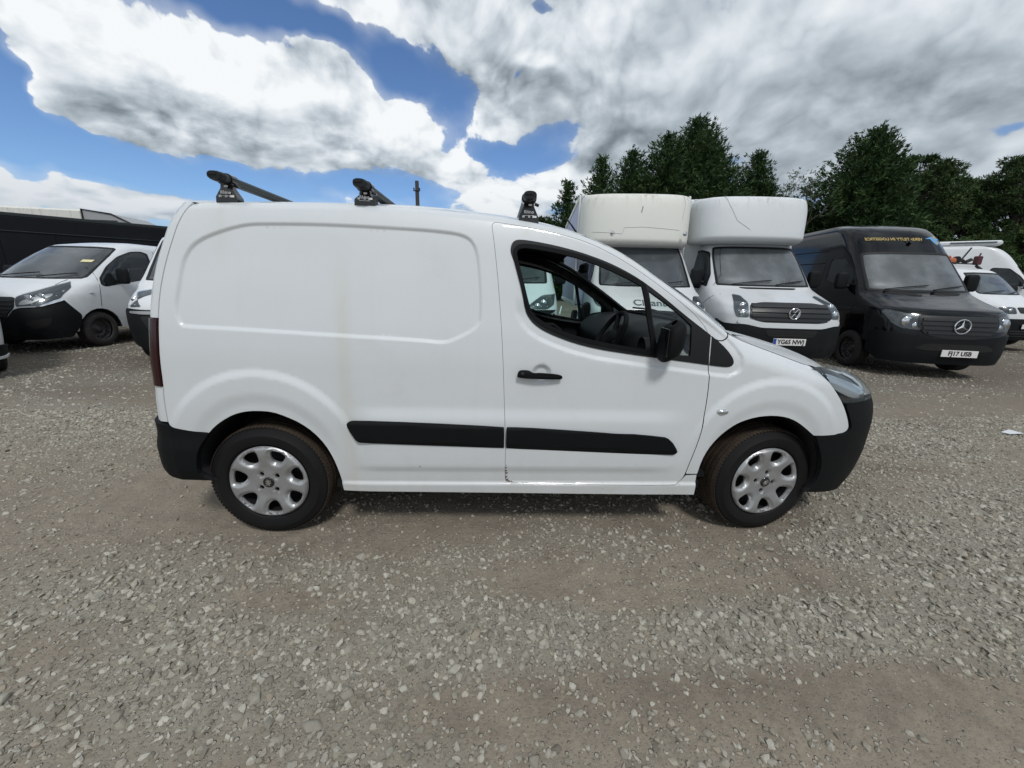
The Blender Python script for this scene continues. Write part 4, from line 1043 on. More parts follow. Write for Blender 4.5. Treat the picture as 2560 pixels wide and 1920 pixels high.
CEN = (-1.6, 0, .9)
def vp(name, root, sh, pts, m, off=0, thick=.02, step=.07, it=1, holes=(), both=True, rr=.035):
    """panel laid on a van's skin; with both=True it is mirrored to the other side as well"""
    r = [panel(name, pts, sh.surf, m, root, holes=holes, off=off, thick=thick, step=step, smooth_it=it, round_r=rr if it else None, centre=CEN)]
    if both: r.append(panel(name, [(-a, b) for a, b in pts], sh.surf, m, root, off=off, thick=thick, step=step, smooth_it=it, round_r=rr if it else None, centre=CEN))
    return r
def ymir(sh, P): return [sh.F(y, z) for y, z in P] + [sh.F(-y, z) for y, z in P[::-1]]
def on_skin(sh, me, y0, z0, off, mirror=False):
    """bend flat artwork (x,y,thickness) onto the front of the van"""
    n = len(me.vertices); co = np.zeros(n * 3); me.vertices.foreach_get('co', co); co = co.reshape(-1, 3)
    b0 = float(np.interp(z0, sh.tz, sh.tb)); yy = y0 + (-co[:, 0] if mirror else co[:, 0]); b = b0 + co[:, 1]; z = np.interp(b, sh.tb, sh.tz)
    w = pch(sh.zs, sh.w_, z); kk = np.linspace(0, 7, 300); fy = np.maximum.accumulate(pch(VK, sh.fy, kk))
    k = np.sign(yy) * np.interp(np.abs(yy) / w, fy, kk); P = sh.P(k, z); e = 1e-3
    N = np.cross(sh.P(k + e, z) - sh.P(k - e, z), sh.P(k, z + e) - sh.P(k, z - e)); N /= np.linalg.norm(N, axis=1)[:, None]
    if np.sum((P - np.array(CEN)) * N) < 0: N = -N
    P = P + N * (off + co[:, 2:3]); me.vertices.foreach_set('co', P.ravel()); me.update()
def skin_text(sh, s, size, y0, z0, m, parent, off=.004, mirror=False, bold=0, sx=1, name='lettering'):
    o = text_obj(s, size, m, parent, Matrix.Identity(4), name=name, bold=bold, sx=sx); on_skin(sh, o.data, y0, z0, off, mirror); return o
def number_plate(root, sh, y0, z0, s, band=False, w=.52, h=.111, x=None):
    x0 = float(sh.P(0, z0)[0]) + .035 if x is None else x
    b = MB(); b.add(*box((x0, y0, z0), (.012, w, h), .003)); p = b.build('number_plate', M_PLATE, root)
    M_ = Matrix.Translation((x0 + .0075, y0 + (.02 if band else 0), z0)) @ Matrix.Rotation(rad(90), 4, 'Z') @ Matrix.Rotation(rad(90), 4, 'X')
    text_obj(s, .098, M_PLATETEXT, p, M_, bold=.003, sx=.92)
    if band:
        b = MB(); b.add(*box((x0 + .0065, y0 - w / 2 + .024, z0), (.003, .046, h - .006), 0)); b.build('blue_band', M_BLUE, p)
    return p
def slats(root, sh, P, m, n=None):
    for (y0, y1, z, h) in P:
        vp('grille_slat', root, sh, [sh.F(y0, z - h / 2), sh.F(y1, z - h / 2), sh.F(y1, z + h / 2), sh.F(y0, z + h / 2)], m, off=.030, thick=.025, step=.09, it=0, both=False)
def pt(sh, q): return sh.F(q[1], q[2]) if q[0] == 'f' else sh.X(q[1], q[2])

def build_van(key, label, sh, pose, body, rear=4.6, xw=-.95, rw=.34, ws=None, side=None, screen=None, crown=.06, z0=.30, wheelbase=3.2, lining=True, group=None, closed_rear=True, steer=0, mirror_x=None, mirror_z=1.55, wide=None, cat='van'):
    root = thing('parked_van', label, cat, (pose[0], pose[1], pose[3]), pose[2], group)
    zt = sh.zs[-1]; W_ = max(sh.w_)
    # skin with wheel arches and window openings
    ra = rw + .075; right = []; half = []
    def arch(x0):
        P = []
        for t in np.linspace(0, math.pi, 12): P.append((x0 - ra * math.cos(t), max(z0, rw + ra * math.sin(t) * .98)))
        return P
    rightside = [(-rear, z0)] + ([q for q in arch(xw - wheelbase)] if rear > wheelbase - xw + .3 else []) + arch(xw)
    b_ = [sh.X(x, z, -1) for x, z in rightside]; b_ = [(a, b) for a, b in b_]
    fr = [sh.F(y, z0) for y in (-.8, -.4, 0, .4, .8)]
    lf = [(-a, b) for a, b in b_[::-1]]
    tp = sh.X(-rear, zt, 1); top = [tp] + [(a, tp[1]) for a in np.linspace(tp[0], -tp[0], 60)[1:-1]] + [(-tp[0], tp[1])]
    zz = np.linspace(z0, zt, 12)[1:-1]
    up = [sh.X(-rear, z, 1) for z in zz]; dn = [sh.X(-rear, z, -1) for z in zz[::-1]]
    outline = b_ + fr + lf + up + top + dn
    holes = []
    if ws: holes.append(inset(dense(ymir(sh, ws), .05), .03))
    sw = [sh.X(x, z, -1) for x, z in side] if side else None
    if sw: holes += [inset(dense(rounded(sw, .06), .05), .015), [(-a, b) for a, b in inset(dense(rounded(sw, .06), .05), .015)]]
    panel('body', outline, sh.surf, body, root, holes=holes, thick=.03, step=.085, smooth_it=0, centre=CEN)
    if ws:
        fr_ = ymir(sh, ws); o = panel('windscreen_surround', fr_, sh.surf, M_SEAL, root, holes=[inset(dense(chaikin(fr_, 2), .04), .045)], off=.004, thick=.02, step=.05, smooth_it=1, centre=CEN)
        panel('windscreen', inset(dense(chaikin(fr_, 2), .05), .035), sh.surf, screen or M_SCREEN, root, off=-.004, thick=0, step=.08, smooth_it=0, centre=CEN)
        zb = min(q[1] for q in ws); xb = float(sh.P(0, zb)[0])
        for yy, dy in ((-.25, .5), (.42, .38)):
            pts = []
            for t in np.linspace(0, 1, 5):
                a, b = sh.F(yy + (t - .5) * dy * 1.4, zb + .02 + .10 * t * (1 - .2 * t)); P = sh.surf(np.array([a]), np.array([b]))[0]; pts.append(P + np.array((.02, 0, .018)))
            b = MB(); b.add(*tube(pts, .010, 6)); b.build('wiper', M_SEAL, root)
    if sw:
        for q in (sw, [(-a, b) for a, b in sw]):
            panel('side_window_surround', q, sh.surf, M_SEAL, root, holes=[inset(dense(rounded(q, .06), .04), .035)], off=.003, thick=.02, step=.06, round_r=.06, centre=CEN)
            panel('side_window', inset(dense(rounded(q, .06), .05), .025), sh.surf, M_DARKGLASS, root, off=-.004, thick=0, step=.1, smooth_it=0, centre=CEN)
    # roof
    ke = 7 + rear - .0 + float(sh.xf_[-1]) - float(sh.D_[-1]); 
    ks = np.concatenate([np.linspace(-ke, -7, 8)[:-1], np.linspace(-7, 7, 29), np.linspace(7, ke, 8)[1:]])
    xf = float(sh.xf_[-1])
    def roof_(k, t):
        P = sh.P(k, np.full_like(k, zt)); tt = np.clip(t, 0, 1)
        xc = np.minimum(P[:, 0], xf - .8); x = P[:, 0] + (xc - P[:, 0]) * tt
        return np.stack([x, P[:, 1] * (1 - tt), P[:, 2] + crown * (1 - (1 - tt) ** 2.2)], 1)
    gridsurf('roof', roof_, ks, np.linspace(0, 1, 7), body, root, centre=CEN)
    if closed_rear:
        ez = np.linspace(z0, zt, 8); yw = pch(sh.zs, sh.w_, ez); V = [(-rear, -w, z) for w, z in zip(yw, ez)] + [(-rear, w, z) for w, z in zip(yw[::-1], ez[::-1])]
        mesh_obj('rear_doors', V, [tuple(range(len(V)))], body, root, smooth=False)
    # cab
    b = MB(); b.add(*box((-1.9, 0, .62), (3.2, W_ * 1.5, .5), 0)); b.add(*box((-rear / 2 - .4, 0, .42), (rear - .9, W_ * 1.3, .22), 0)); b.build('underbody', M_VOID, root)
    if ws:
        zb = min(q[1] for q in ws); xb = float(sh.P(0, zb)[0]); ww = float(pch(sh.zs, sh.w_, zb)) - .07; wt_ = float(pch(sh.zs, sh.w_, max(q[1] for q in ws))) - .05
        zc = max(q[1] for q in ws)
        mesh_obj('bulkhead', [(xb - 1.55, -ww, .8), (xb - 1.55, ww, .8), (xb - 1.55, ww, zb), (xb - 1.55, wt_, zc + .05), (xb - 1.55, -wt_, zc + .05), (xb - 1.55, -ww, zb)], [(0, 1, 2, 3, 4, 5)], M_CABGREY, root, smooth=False)
        b = MB(); b.add(*box((xb - .42, 0, zb - .15), (.62, ww * 1.86, .30), .08)); b.add(*box((xb - .60, 0, zb - .02), (.30, .5, .14), .05)); b.build('dashboard', M_CAB, root)
        for yy in (-.50, .12, .52):
            b = MB(); b.add(*pillow((xb - 1.22, yy, zb + .02), (.16, .44, .68), .4, M3(0, rad(-8), 0))); b.add(*pillow((xb - 1.26, yy, zb + .43), (.11, .26, .22), .5)); b.build('seat', M_CAB, root)
        ring = []; R_ = M3(0, rad(-58), 0)
        for i in range(25):
            a = 2 * math.pi * i / 24; ring.append(R_ @ np.array((.19 * math.cos(a), .19 * math.sin(a), 0)) + np.array((xb - .78, -.48, zb + .03)))
        b = MB(); b.add(*tube(ring, .018, 8, False)); b.add(*box((xb - .74, -.48, zb + .0), (.08, .30, .07), .02)); b.build('steering_wheel', M_CAB, root)
    for sg in (-1, 1):
        parked_wheel(root, xw, sg, W_, rw, steer)
        if rear > wheelbase - xw + .2: parked_wheel(root, xw - wheelbase, sg, W_, rw)
        # arch liner
        b = MB(); V = []; A = arch(xw)
        for x, z in A: V += [(x, sg * (W_ - .03), z), (x, sg * (W_ - .40), z)]
        b.add(V, [(2 * i, 2 * i + 1, 2 * i + 3, 2 * i + 2) for i in range(len(A) - 1)]); b.build('arch_liner', M_VOID, root)
        if mirror_x is not None:
            wz = float(pch(sh.zs, sh.w_, mirror_z))
            b = MB(); b.add(*pillow((mirror_x, sg * (wz + .16), mirror_z), (.12, .20, .31), .45)); mo = b.build('door_mirror', M_BUMPER, root)
            b = MB(); b.add(*box((mirror_x - .01, sg * (wz + .04), mirror_z - .10), (.06, .16, .06), .02)); b.build('mirror_arm', M_SEAL, mo)
            b = MB(); b.add(*box((mirror_x - .058, sg * (wz + .16), mirror_z), (.004, .15, .25), 0)); b.build('mirror_glass', M_CHROME, mo)
    return root
def lamp(root, sh, pts, bulbs=(), both=True, bowl=None, bezel=True):
    hs = vp('headlight', root, sh, pts, M_LENS, off=.014, thick=.03, step=.06, both=both)
    for i, h in enumerate(hs):
        q = pts if i == 0 else [(-a, b) for a, b in pts]
        panel('lamp_housing', q, sh.surf, bowl or M_LAMPBOWL, h, off=.001, thick=0, step=.06, round_r=.035, centre=CEN)
        for (y, z, r) in bulbs:
            y_ = y if i == 0 else -y; a, b = sh.F(y_, z); P = sh.surf(np.array([a]), np.array([b]))[0]
            V, F = lathe([(0, .012), (r * .45, .018), (r * .55, .004), (r * .9, .012), (r, .0)], 18, 'x'); mesh_obj('reflector', V * np.array((1, 1, 1)) + P - np.array((.006, 0, 0)), F, M_CHROME, h)
    return hs
def seam(root, sh, P, sg=-1, r=.004):
    pts = []
    for x, z in dense(P, .12, False):
        a, b = sh.X(x, z, sg); pts.append(sh.surf(np.array([a]), np.array([b]))[0])
    b = MB(); b.add(*tube(pts, r, 4)); return b.build('door_seam', M_VOID, root)

G_PARK = 'vans parked in a row behind the white van'
# ---- black high-roof van ---------------------------------------------------------
sh = SH['sprinter']
v = build_van('sprinter', 'black high-roof panel van with mirrored gold lettering over its windscreen', sh, POSE['sprinter'], M_BLACKVAN, rear=5.6, xw=-.97,
              ws=[(-.80, 1.40), (-.83, 1.45), (-.76, 2.06), (-.70, 2.12)], side=[(-1.17,1.50),(-1.42,1.81),(-1.70,2.03),(-2.10,2.05),(-2.16,1.98),(-2.10,1.60),(-1.85,1.52)],
              screen=M_HAZESCREEN, mirror_x=-1.32, mirror_z=1.58, group=G_PARK, wheelbase=3.6)
gr = ymir(sh, [(-.45, .71), (-.57, .85), (-.56, 1.02)][::1])
gr = [sh.F(y, z) for y, z in [(-.56,1.02),(.56,1.02),(.58,.86),(.46,.72),(.2,.67),(-.2,.67),(-.46,.72),(-.58,.86)]]
vp('grille', v, sh, gr, M_GRILLE, off=.016, thick=.03, both=False)
slats(v, sh, [(-.52,.52,.965,.045),(-.53,.53,.895,.045),(-.51,.51,.825,.045),(-.44,.44,.755,.04)], M_SLAT)
lamp(v, sh, [sh.X(-.40,1.06), sh.X(-.36,1.10), sh.F(-.56,1.02), sh.F(-.535,.90), sh.F(-.51,.79), sh.F(-.76,.81), sh.X(-.22,.89)], [(-.70,.92,.085),(-.60,.86,.05)])
vp('bumper', v, sh, [sh.X(-.47,.77), sh.X(-.30,.75), sh.F(-.80,.735), sh.F(-.58,.70), sh.F(-.25,.64), sh.F(.25,.64), sh.F(.58,.70), sh.F(.80,.735), sh.X(-.30,.75,1), sh.X(-.47,.77,1), sh.X(-.50,.40,1), sh.X(-.3,.27,1), sh.F(.6,.25), sh.F(-.6,.25), sh.X(-.3,.27), sh.X(-.50,.40)], M_BUMPER, off=.022, thick=.04, both=False)
vp('lower_grille', v, sh, [sh.F(y, z) for y, z in [(-.58,.50),(-.42,.585),(.42,.585),(.58,.50),(.45,.47),(-.45,.47)]], M_VOID, off=.028, thick=.0, both=False)
vp('bonnet_vent', v, sh, [sh.F(y, z) for y, z in [(-.60,1.385),(-.22,1.395),(-.12,1.345),(-.52,1.345)]], M_VOID, off=.004, thick=.004)
x0 = float(sh.P(0, .87)[0]) + .045
b = MB(); ring = [(x0, .112 * math.cos(t), .87 + .112 * math.sin(t)) for t in np.linspace(0, 2 * math.pi, 33)]; b.add(*tube(ring, .0085, 8, False))
for i in range(3):
    a = math.pi / 2 + i * 2 * math.pi / 3; V = [(x0, 0, .87)]
    pn = a + math.pi / 2
    b.add([(x0 - .004, .022 * math.cos(pn), .87 + .022 * math.sin(pn)), (x0 - .004, -.022 * math.cos(pn), .87 - .022 * math.sin(pn)), (x0, .108 * math.cos(a), .87 + .108 * math.sin(a)), (x0 + .014, 0, .87)], [(0, 2, 3), (1, 3, 2), (0, 1, 2)])
b.build('star_badge', M_CHROME, v)
number_plate(v, sh, .06, .435, 'FJ17 USB')
skin_text(sh, 'VERSATILITY IN LOGISTICS', .10, -.13, 2.37, M_YELLOW, v, mirror=True, bold=.003, sx=.80)
lg = mesh_obj('printed_swoosh', [(.40, .02, 0), (.60, .10, 0), (.72, .02, 0), (.62, -.02, 0), (.50, .02, 0), (.56, -.12, 0), (.74, -.22, 0), (.66, -.06, 0)], [(0, 1, 2, 3, 4), (4, 3, 7, 6, 5)], M_LBLUE, v, smooth=False); on_skin(sh, lg.data, 0, 2.37, .004)
lg = mesh_obj('printed_mark', [(.575, -.10, 0), (.615, -.10, 0), (.645, .12, 0), (.60, .12, 0)], [(0, 1, 2, 3)], M_YELLOW, v, smooth=False); on_skin(sh, lg.data, 0, 2.36, .007)
b = MB(); P = sh.P(.35, 2.30); b.add(*tube([P + (.01, 0, 0), P + (.05, 0, .02)], .03, 8)); b.add(*tube([P + (.03, 0, .02), P + (-.05, .01, .22)], .006, 5)); b.build('aerial', M_SEAL, v)
seam(v, sh, [(-.80,1.33),(-1.02,1.1),(-1.05,.9)]); seam(v, sh, [(-2.2,.35),(-2.2,1.2),(-2.25,2.05)]); seam(v, sh, [(-2.3,2.2),(-5.4,2.25)], r=.012); seam(v, sh, [(-2.3,1.95),(-5.4,2.0)], r=.012)

# ---- luton van with the badge grille --------------------------------------------------
def luton(root, xf, hw, zb, zt, D, m, rearx, boxm, box_hw, box_top, name='overcab_pod', dy=.0):
    """rounded pod over the cab, box body behind it"""
    def pod(u, v):
        # u round the plan (-1..1), v from under-lip to top edge
        a = np.abs(u) * 7; sg = np.sign(u)
        fy = pch(VK, [0, .26, .50, .70, .85, .945, .985, 1.0], np.minimum(a, 7)); fx = pch(VK, [1, .985, .95, .875, .74, .53, .27, 0], np.minimum(a, 7))
        prof_x = pch([0, .10, .25, .5, .8, .93, 1], [-.26, -.07, 0, -.02, -.08, -.13, -.22], v); prof_z = pch([0, .10, .25, .5, .8, .93, 1], [0, .03, .14, .45, .86, .965, 1.0], v)
        inw = pch([0, .10, .25, .7, .93, 1], [.09, .03, .0, .0, .025, .055], v)
        x = xf - D + D * fx + prof_x * (.35 + .65 * fx); y = sg * (hw - inw) * fy + dy
        return np.stack([x, y, zb + (zt - zb) * prof_z], 1)
    gridsurf(name, pod, np.linspace(-1, 1, 45), np.linspace(0, 1, 25), m, root, centre=(xf - D, 0, (zb + zt) / 2))
    def lid(u, v):
        P = pod(u, np.ones_like(u)); P[:, 0] = P[:, 0] + (xf - D - P[:, 0]) * v; P[:, 1] *= 1 - .999 * v * 0 - 0; P[:, 2] += .05 * v; return P
    gridsurf('pod_top', lid, np.linspace(-1, 1, 31), np.linspace(0, 1, 4), m, root, centre=(xf - D, 0, zb))
    def under(u, v):
        P = pod(u, np.zeros_like(u)); P[:, 0] = P[:, 0] + (xf - D - .3 - P[:, 0]) * v; return P
    gridsurf('pod_underside', under, np.linspace(-1, 1, 31), np.linspace(0, 1, 4), m, root, centre=(xf - D, 0, zt))
    L = xf - D - rearx; cx = (xf - D + rearx) / 2
    b = MB(); b.add(*box((cx, dy, (.95 + box_top) / 2), (L, box_hw * 2, box_top - .95), .03)); bo = b.build('box_body', boxm, root)
    for sg in (-1, 1):
        for zz in (box_top - .03, .98):
            b = MB(); b.add(*box((cx, dy + sg * box_hw, zz), (L, .04, .09), .01)); b.build('edge_rail', m, bo)
        b = MB(); b.add(*box((xf - D - .03, dy + sg * box_hw, (1 + box_top) / 2), (.09, .035, box_top - 1.0), .01)); b.build('corner_post', m, bo)
def pod_line(root, pts, xf, D, hw, zb, zt, dy, m, r=.006, name='pod_seam'):
    b = MB(); P = []
    for y, t in dense(pts, .05, False):
        q = min(abs(y) / hw, .999); kk = np.linspace(0, 7, 200); k_ = np.interp(q, pch(VK, [0, .26, .50, .70, .85, .945, .985, 1.0], kk), kk); fx = float(pch(VK, [1, .985, .95, .875, .74, .53, .27, 0], k_))
        px = float(pch([0, .10, .25, .5, .8, .93, 1], [-.26, -.07, 0, -.02, -.08, -.13, -.22], t)); pz = float(pch([0, .10, .25, .5, .8, .93, 1], [0, .03, .14, .45, .86, .965, 1.0], t))
        P.append((xf - D + D * fx + px * (.35 + .65 * fx) + .002, y + dy, zb + (zt - zb) * pz))
    b.add(*tube(P, r, 5)); return b.build(name, m, root)
sh = SH['crafter']
v = build_van('crafter', 'white box van with grey grille and smooth white overcab pod beside the black van', sh, POSE['crafter'], M_VGREY, rear=2.25, xw=-.97,
              ws=[(-.80, 1.40), (-.84, 1.45), (-.77, 2.08), (-.70, 2.13)], side=[(-1.12,1.38),(-1.20,1.60),(-1.52,2.03),(-1.75,2.08),(-1.98,2.07),(-1.98,1.50),(-1.72,1.48)],
              screen=M_HAZESCREEN, mirror_x=-1.30, mirror_z=1.56, group=G_PARK, closed_rear=False)
vp('grille', v, sh, [sh.F(y, z) for y, z in [(-.62,1.10),(-.40,1.14),(.40,1.14),(.62,1.10),(.655,.90),(.44,.835),(-.44,.835),(-.655,.90)]], M_GRILLE, off=.014, thick=.03, both=False)
slats(v, sh, [(-.60,.60,1.085,.05),(-.62,.62,1.01,.045),(-.62,.62,.94,.045),(-.56,.56,.875,.04)], M_SLAT)
lamp(v, sh, [sh.F(-.71,1.265), sh.F(-.61,1.245), sh.F(-.62,1.14), sh.F(-.66,1.02), sh.F(-.66,.90), sh.F(-.83,.905), sh.F(-.85,1.02), sh.F(-.80,1.15)], [(-.715,1.09,.055),(-.735,.97,.060)], bowl=mat('smoked_lamp_bowl', (.09, .10, .11), .35, metal=.5, var=.4, vs=20))
vp('bumper', v, sh, [sh.X(-.50,.86), sh.X(-.30,.80), sh.F(-.70,.79), sh.F(-.48,.745), sh.F(.48,.745), sh.F(.70,.79), sh.X(-.30,.80,1), sh.X(-.50,.86,1), sh.X(-.50,.45,1), sh.X(-.3,.32,1), sh.F(.6,.28), sh.F(-.6,.28), sh.X(-.3,.32), sh.X(-.50,.45)], M_BUMPER, off=.024, thick=.04, both=False)
vp('bumper_trim', v, sh, [sh.F(y, z) for y, z in [(-.80,.88),(-.64,.875),(-.46,.83),(.46,.83),(.64,.875),(.80,.88),(.80,.80),(.68,.795),(.48,.75),(-.48,.75),(-.68,.795),(-.80,.80)]], M_VGREY, off=.032, thick=.03, both=False)
vp('lower_grille', v, sh, [sh.F(y, z) for y, z in [(-.43,.725),(.43,.725),(.36,.61),(-.36,.61)]], M_VOID, off=.028, thick=.0, both=False)
slats(v, sh, [(-.39,.39,.70,.014),(-.38,.38,.67,.014),(-.36,.36,.64,.014)], M_GRILLE)
vp('bonnet_vent', v, sh, [sh.F(y, z) for y, z in [(-.52,1.385),(.52,1.385),(.46,1.355),(-.42,1.355)]], M_VOID, off=.004, thick=.004, both=False)
x0 = float(sh.P(0, .985)[0]) + .05
b = MB(); ring = [(x0, .085 * math.cos(t), .985 + .085 * math.sin(t)) for t in np.linspace(0, 2 * math.pi, 29)]; b.add(*tube(ring, .0075, 6, False))
for pl in ([(-.045,.068),(0,.012),(.045,.068)], [(-.078,.025),(-.042,-.062),(0,-.004),(.042,-.062),(.078,.025)]):
    for (ya, za), (yb, zb_) in zip(pl[:-1], pl[1:]): b.add(*tube([(x0, ya, .985 + za), (x0, yb, .985 + zb_)], .0075, 5))
b.build('round_badge', M_CHROME, v)
number_plate(v, sh, -.02, .535, 'YG65 NWJ', band=True)
luton(v, -1.12, 1.02, 2.18, 2.98, .8, M_POD, -5.9, M_POD, 1.05, 3.03, dy=-.10)
M_SEAMGREY = mat('grey_sealant', (.50, .51, .51), .7)
pod_line(v, [(-.66, .96), (-.60, .75), (-.45, .50), (-.22, .36)], -1.12, .8, 1.02, 2.18, 2.98, -.10, M_SEAMGREY, r=.004)
pod_line(v, [(.80, .96), (.90, .70), (.88, .48), (.74, .34)], -1.12, .8, 1.02, 2.18, 2.98, -.10, M_SEAMGREY, r=.004)
seam(v, sh, [(-.72,1.26),(-.95,1.15),(-1.35,.95)], r=.005); seam(v, sh, [(-2.05,.9),(-2.05,2.1)]); seam(v, sh, [(-1.03,1.40),(-1.10,1.60),(-1.5,2.12)], r=.004)
parked_wheel(v, -4.6, -1, 1.0, .34); parked_wheel(v, -4.6, 1, 1.0, .34)
skin_text(sh, 'IN LO', .10, .42, 1.50, M_CABGREY, v, off=.003, mirror=True)

# ---- luton van with cream pod and lettering on its bonnet ---------------------------------
sh = SH['cleanbee']
v = build_van('cleanbee', 'white box van with cream overcab pod, lilac box side and grey name on its bonnet', sh, POSE['cleanbee'], M_VWHITE, rear=2.25, xw=-.95,
              ws=[(-.80, 1.36), (-.84, 1.41), (-.77, 2.08), (-.70, 2.14)], side=[(-1.10,1.40),(-1.20,1.60),(-1.52,2.03),(-1.75,2.08),(-1.98,2.07),(-1.98,1.45),(-1.72,1.42)],
              mirror_x=-1.25, mirror_z=1.52, group=G_PARK, closed_rear=False)
lamp(v, sh, [sh.X(-.72,1.22), sh.F(-.76,1.22), sh.F(-.66,1.10), sh.F(-.62,.98), sh.F(-.80,.98), sh.X(-.34,1.03), sh.X(-.50,1.10)], [(-.78,1.08,.05),(-.69,1.03,.045)])
vp('grille', v, sh, [sh.F(y, z) for y, z in [(-.60,.95),(.60,.95),(.52,.78),(-.52,.78)]], M_GRILLE, off=.014, thick=.03, both=False)
slats(v, sh, [(-.56,.56,.91,.03),(-.54,.54,.86,.03),(-.52,.52,.81,.03)], M_SLAT)
vp('bumper', v, sh, [sh.X(-.50,.86), sh.F(-.80,.93), sh.F(-.62,.77), sh.F(.62,.77), sh.F(.80,.93), sh.X(-.50,.86,1), sh.X(-.50,.45,1), sh.F(.6,.28), sh.F(-.6,.28), sh.X(-.50,.45)], M_BUMPER, off=.024, thick=.04, both=False)
skin_text(sh, 'Cleanbee', .20, .06, 1.095, M_GREYTEXT, v, bold=.003, sx=1.05)
M_LILAC = mat('lilac_grey_panel', (.33, .34, .47), .45, var=.06, vs=2, dirt=.2, dcol=(.25, .25, .28))
luton(v, -1.10, 1.05, 2.10, 3.04, .62, M_CREAM, -5.9, M_LILAC, 1.06, 3.08, dy=-.14)
pod_line(v, [(-.85, .36), (-.30, .33), (-.27, .42), (.10, .43), (.75, .40)], -1.10, .62, 1.05, 2.10, 3.04, -.14, M_SEAMGREY, r=.004)
pod_line(v, [(.80, .96), (.84, .75), (.80, .55)], -1.10, .62, 1.05, 2.10, 3.04, -.14, M_SEAMGREY, r=.004)
pod_line(v, [(.02, .62), (.04, .70)], -1.10, .62, 1.05, 2.10, 3.04, -.14, M_STEEL, r=.006, name='scuff')
for yy in (-.62, .70):
    b = MB(); b.add(*lathe([(0, .03), (.02, .028), (.035, .01), (.04, 0)], 14, 'x', (-1.12, yy, 2.33))); b.build('marker_lamp', M_CHROME, v)
parked_wheel(v, -4.6, -1, 1.0, .34); parked_wheel(v, -4.6, 1, 1.0, .34)

# ---- white van with the torn-off corner, seen through the cab window ------------------------
v = build_van('damaged', 'white van with a smashed front corner, seen through the cab window', SH['cleanbee'], (1.22, 3.50, rad(-93), .02), M_VWHITE, rear=4.9, xw=-.95,
              ws=[(-.80, 1.36), (-.84, 1.41), (-.77, 2.08), (-.70, 2.14)], side=[(-1.10,1.40),(-1.20,1.60),(-1.52,2.03),(-1.75,2.08),(-1.98,2.07),(-1.98,1.45),(-1.72,1.42)], mirror_x=-1.2, mirror_z=1.52, group=G_PARK)
lamp(v, sh, [sh.X(-.66,1.20), sh.F(-.74,1.18), sh.F(-.50,1.02), sh.F(-.46,.96), sh.F(-.80,.96), sh.X(-.34,1.03)], [(-.74,1.06,.05),(-.64,1.01,.045)])
vp('grille', v, sh, [sh.F(y, z) for y, z in [(-.95,.945),(.95,.945),(.80,.86),(-.80,.86)]], M_BUMPER, off=.02, thick=.03, both=False)
vp('bumper', v, sh, [sh.F(-.9,.78), sh.F(.45,.78), sh.F(.56,.70), sh.F(.35,.55), sh.F(.40,.30), sh.F(-.6,.28), sh.X(-.50,.45), sh.X(-.5,.78)], M_BUMPER, off=.024, thick=.04, both=False)
vp('chrome_strip', v, sh, [sh.F(y, z) for y, z in [(-.6,.83),(.52,.83),(.60,.855),(.62,.84),(.54,.79),(-.6,.79)]], M_CHROME, off=.05, thick=.03, both=False)
vp('crash_hole', v, sh, [sh.F(.50,.84), sh.F(.85,.86), sh.X(-.45,.83,1), sh.X(-.50,.40,1), sh.F(.75,.33), sh.F(.5,.36), sh.F(.60,.6)], M_VOID, off=.010, thick=0, both=False)
rng = random.Random(5)
b = MB()
for i in range(16):
    y, z = rng.uniform(.62, .95), rng.uniform(.45, .88); x = -.25 - .25 * (y - .6) + rng.uniform(-.02, .14)
    b.add(*box((x, y, z), (rng.uniform(.02, .07), rng.uniform(.03, .16), rng.uniform(.015, .06)), .005, M3(rng.uniform(-1, 1), rng.uniform(-.6, .6), rng.uniform(-.8, .8))))
tag(b.build('broken_parts', M_STEEL, v), kind='stuff')
b = MB(); b.add(*tube([(-.15, .80, .72), (-.08, .85, .66), (-.12, .92, .70)], .018, 6)); b.build('bent_bracket', M_CHROME, v)
b = MB(); b.add(*box((-.42, 1.03, .86), (.28, .02, .20), .006, M3(rad(-14), rad(24), rad(-12)))); b.build('torn_panel', M_VWHITE, v)

# ---- white van at the left with dark lower front ------------------------------------------
sh = SH['vivaro']
v = build_van('vivaro', 'white van with dark grey bumper at far left, yellow sticker in its windscreen', sh, POSE['vivaro'], M_VWHITE, rear=4.9, xw=-.95, rw=.325,
              ws=[(-.76, 1.24), (-.82, 1.30), (-.70, 1.83), (-.62, 1.88)], side=[(-1.10,1.16),(-1.14,1.27),(-1.40,1.50),(-1.72,1.70),(-2.02,1.81),(-2.30,1.84),(-2.44,1.80),(-2.42,1.66),(-2.36,1.24),(-1.93,1.23),(-1.55,1.17),(-1.18,1.11)],
              mirror_x=-1.45, mirror_z=1.32, group='vans parked at the left', crown=.07)
lamp(v, sh, [sh.X(-.66,1.10), sh.X(-.80,1.21), sh.F(-.72,1.20), sh.F(-.54,1.04), sh.F(-.40,.93), sh.F(-.46,.77), sh.F(-.74,.80), sh.X(-.42,.92)], [(-.58,.90,.075),(-.70,.94,.06)], bowl=mat('dark_lamp_bowl', (.05, .055, .06), .3, metal=.4, var=.6, vs=14))
vp('lamp_reflector', v, sh, [sh.F(-.48,.80), sh.F(-.50,.87), sh.F(-.66,.95), sh.F(-.78,1.0), sh.F(-.80,.95), sh.F(-.70,.88), sh.F(-.62,.82)], M_SILVER, off=.006, thick=0)
vp('headlight_strip', v, sh, [sh.F(-.46,.765), sh.F(-.74,.79), sh.X(-.40,.905), sh.X(-.44,.88), sh.F(-.74,.765), sh.F(-.46,.75)], M_CHROME, off=.036, thick=.01)
vp('grille', v, sh, [sh.F(y, z) for y, z in [(-.40,.93),(.40,.93),(.44,.77),(.34,.60),(-.34,.60),(-.44,.77)]], M_GRILLE, off=.014, thick=.03, both=False)
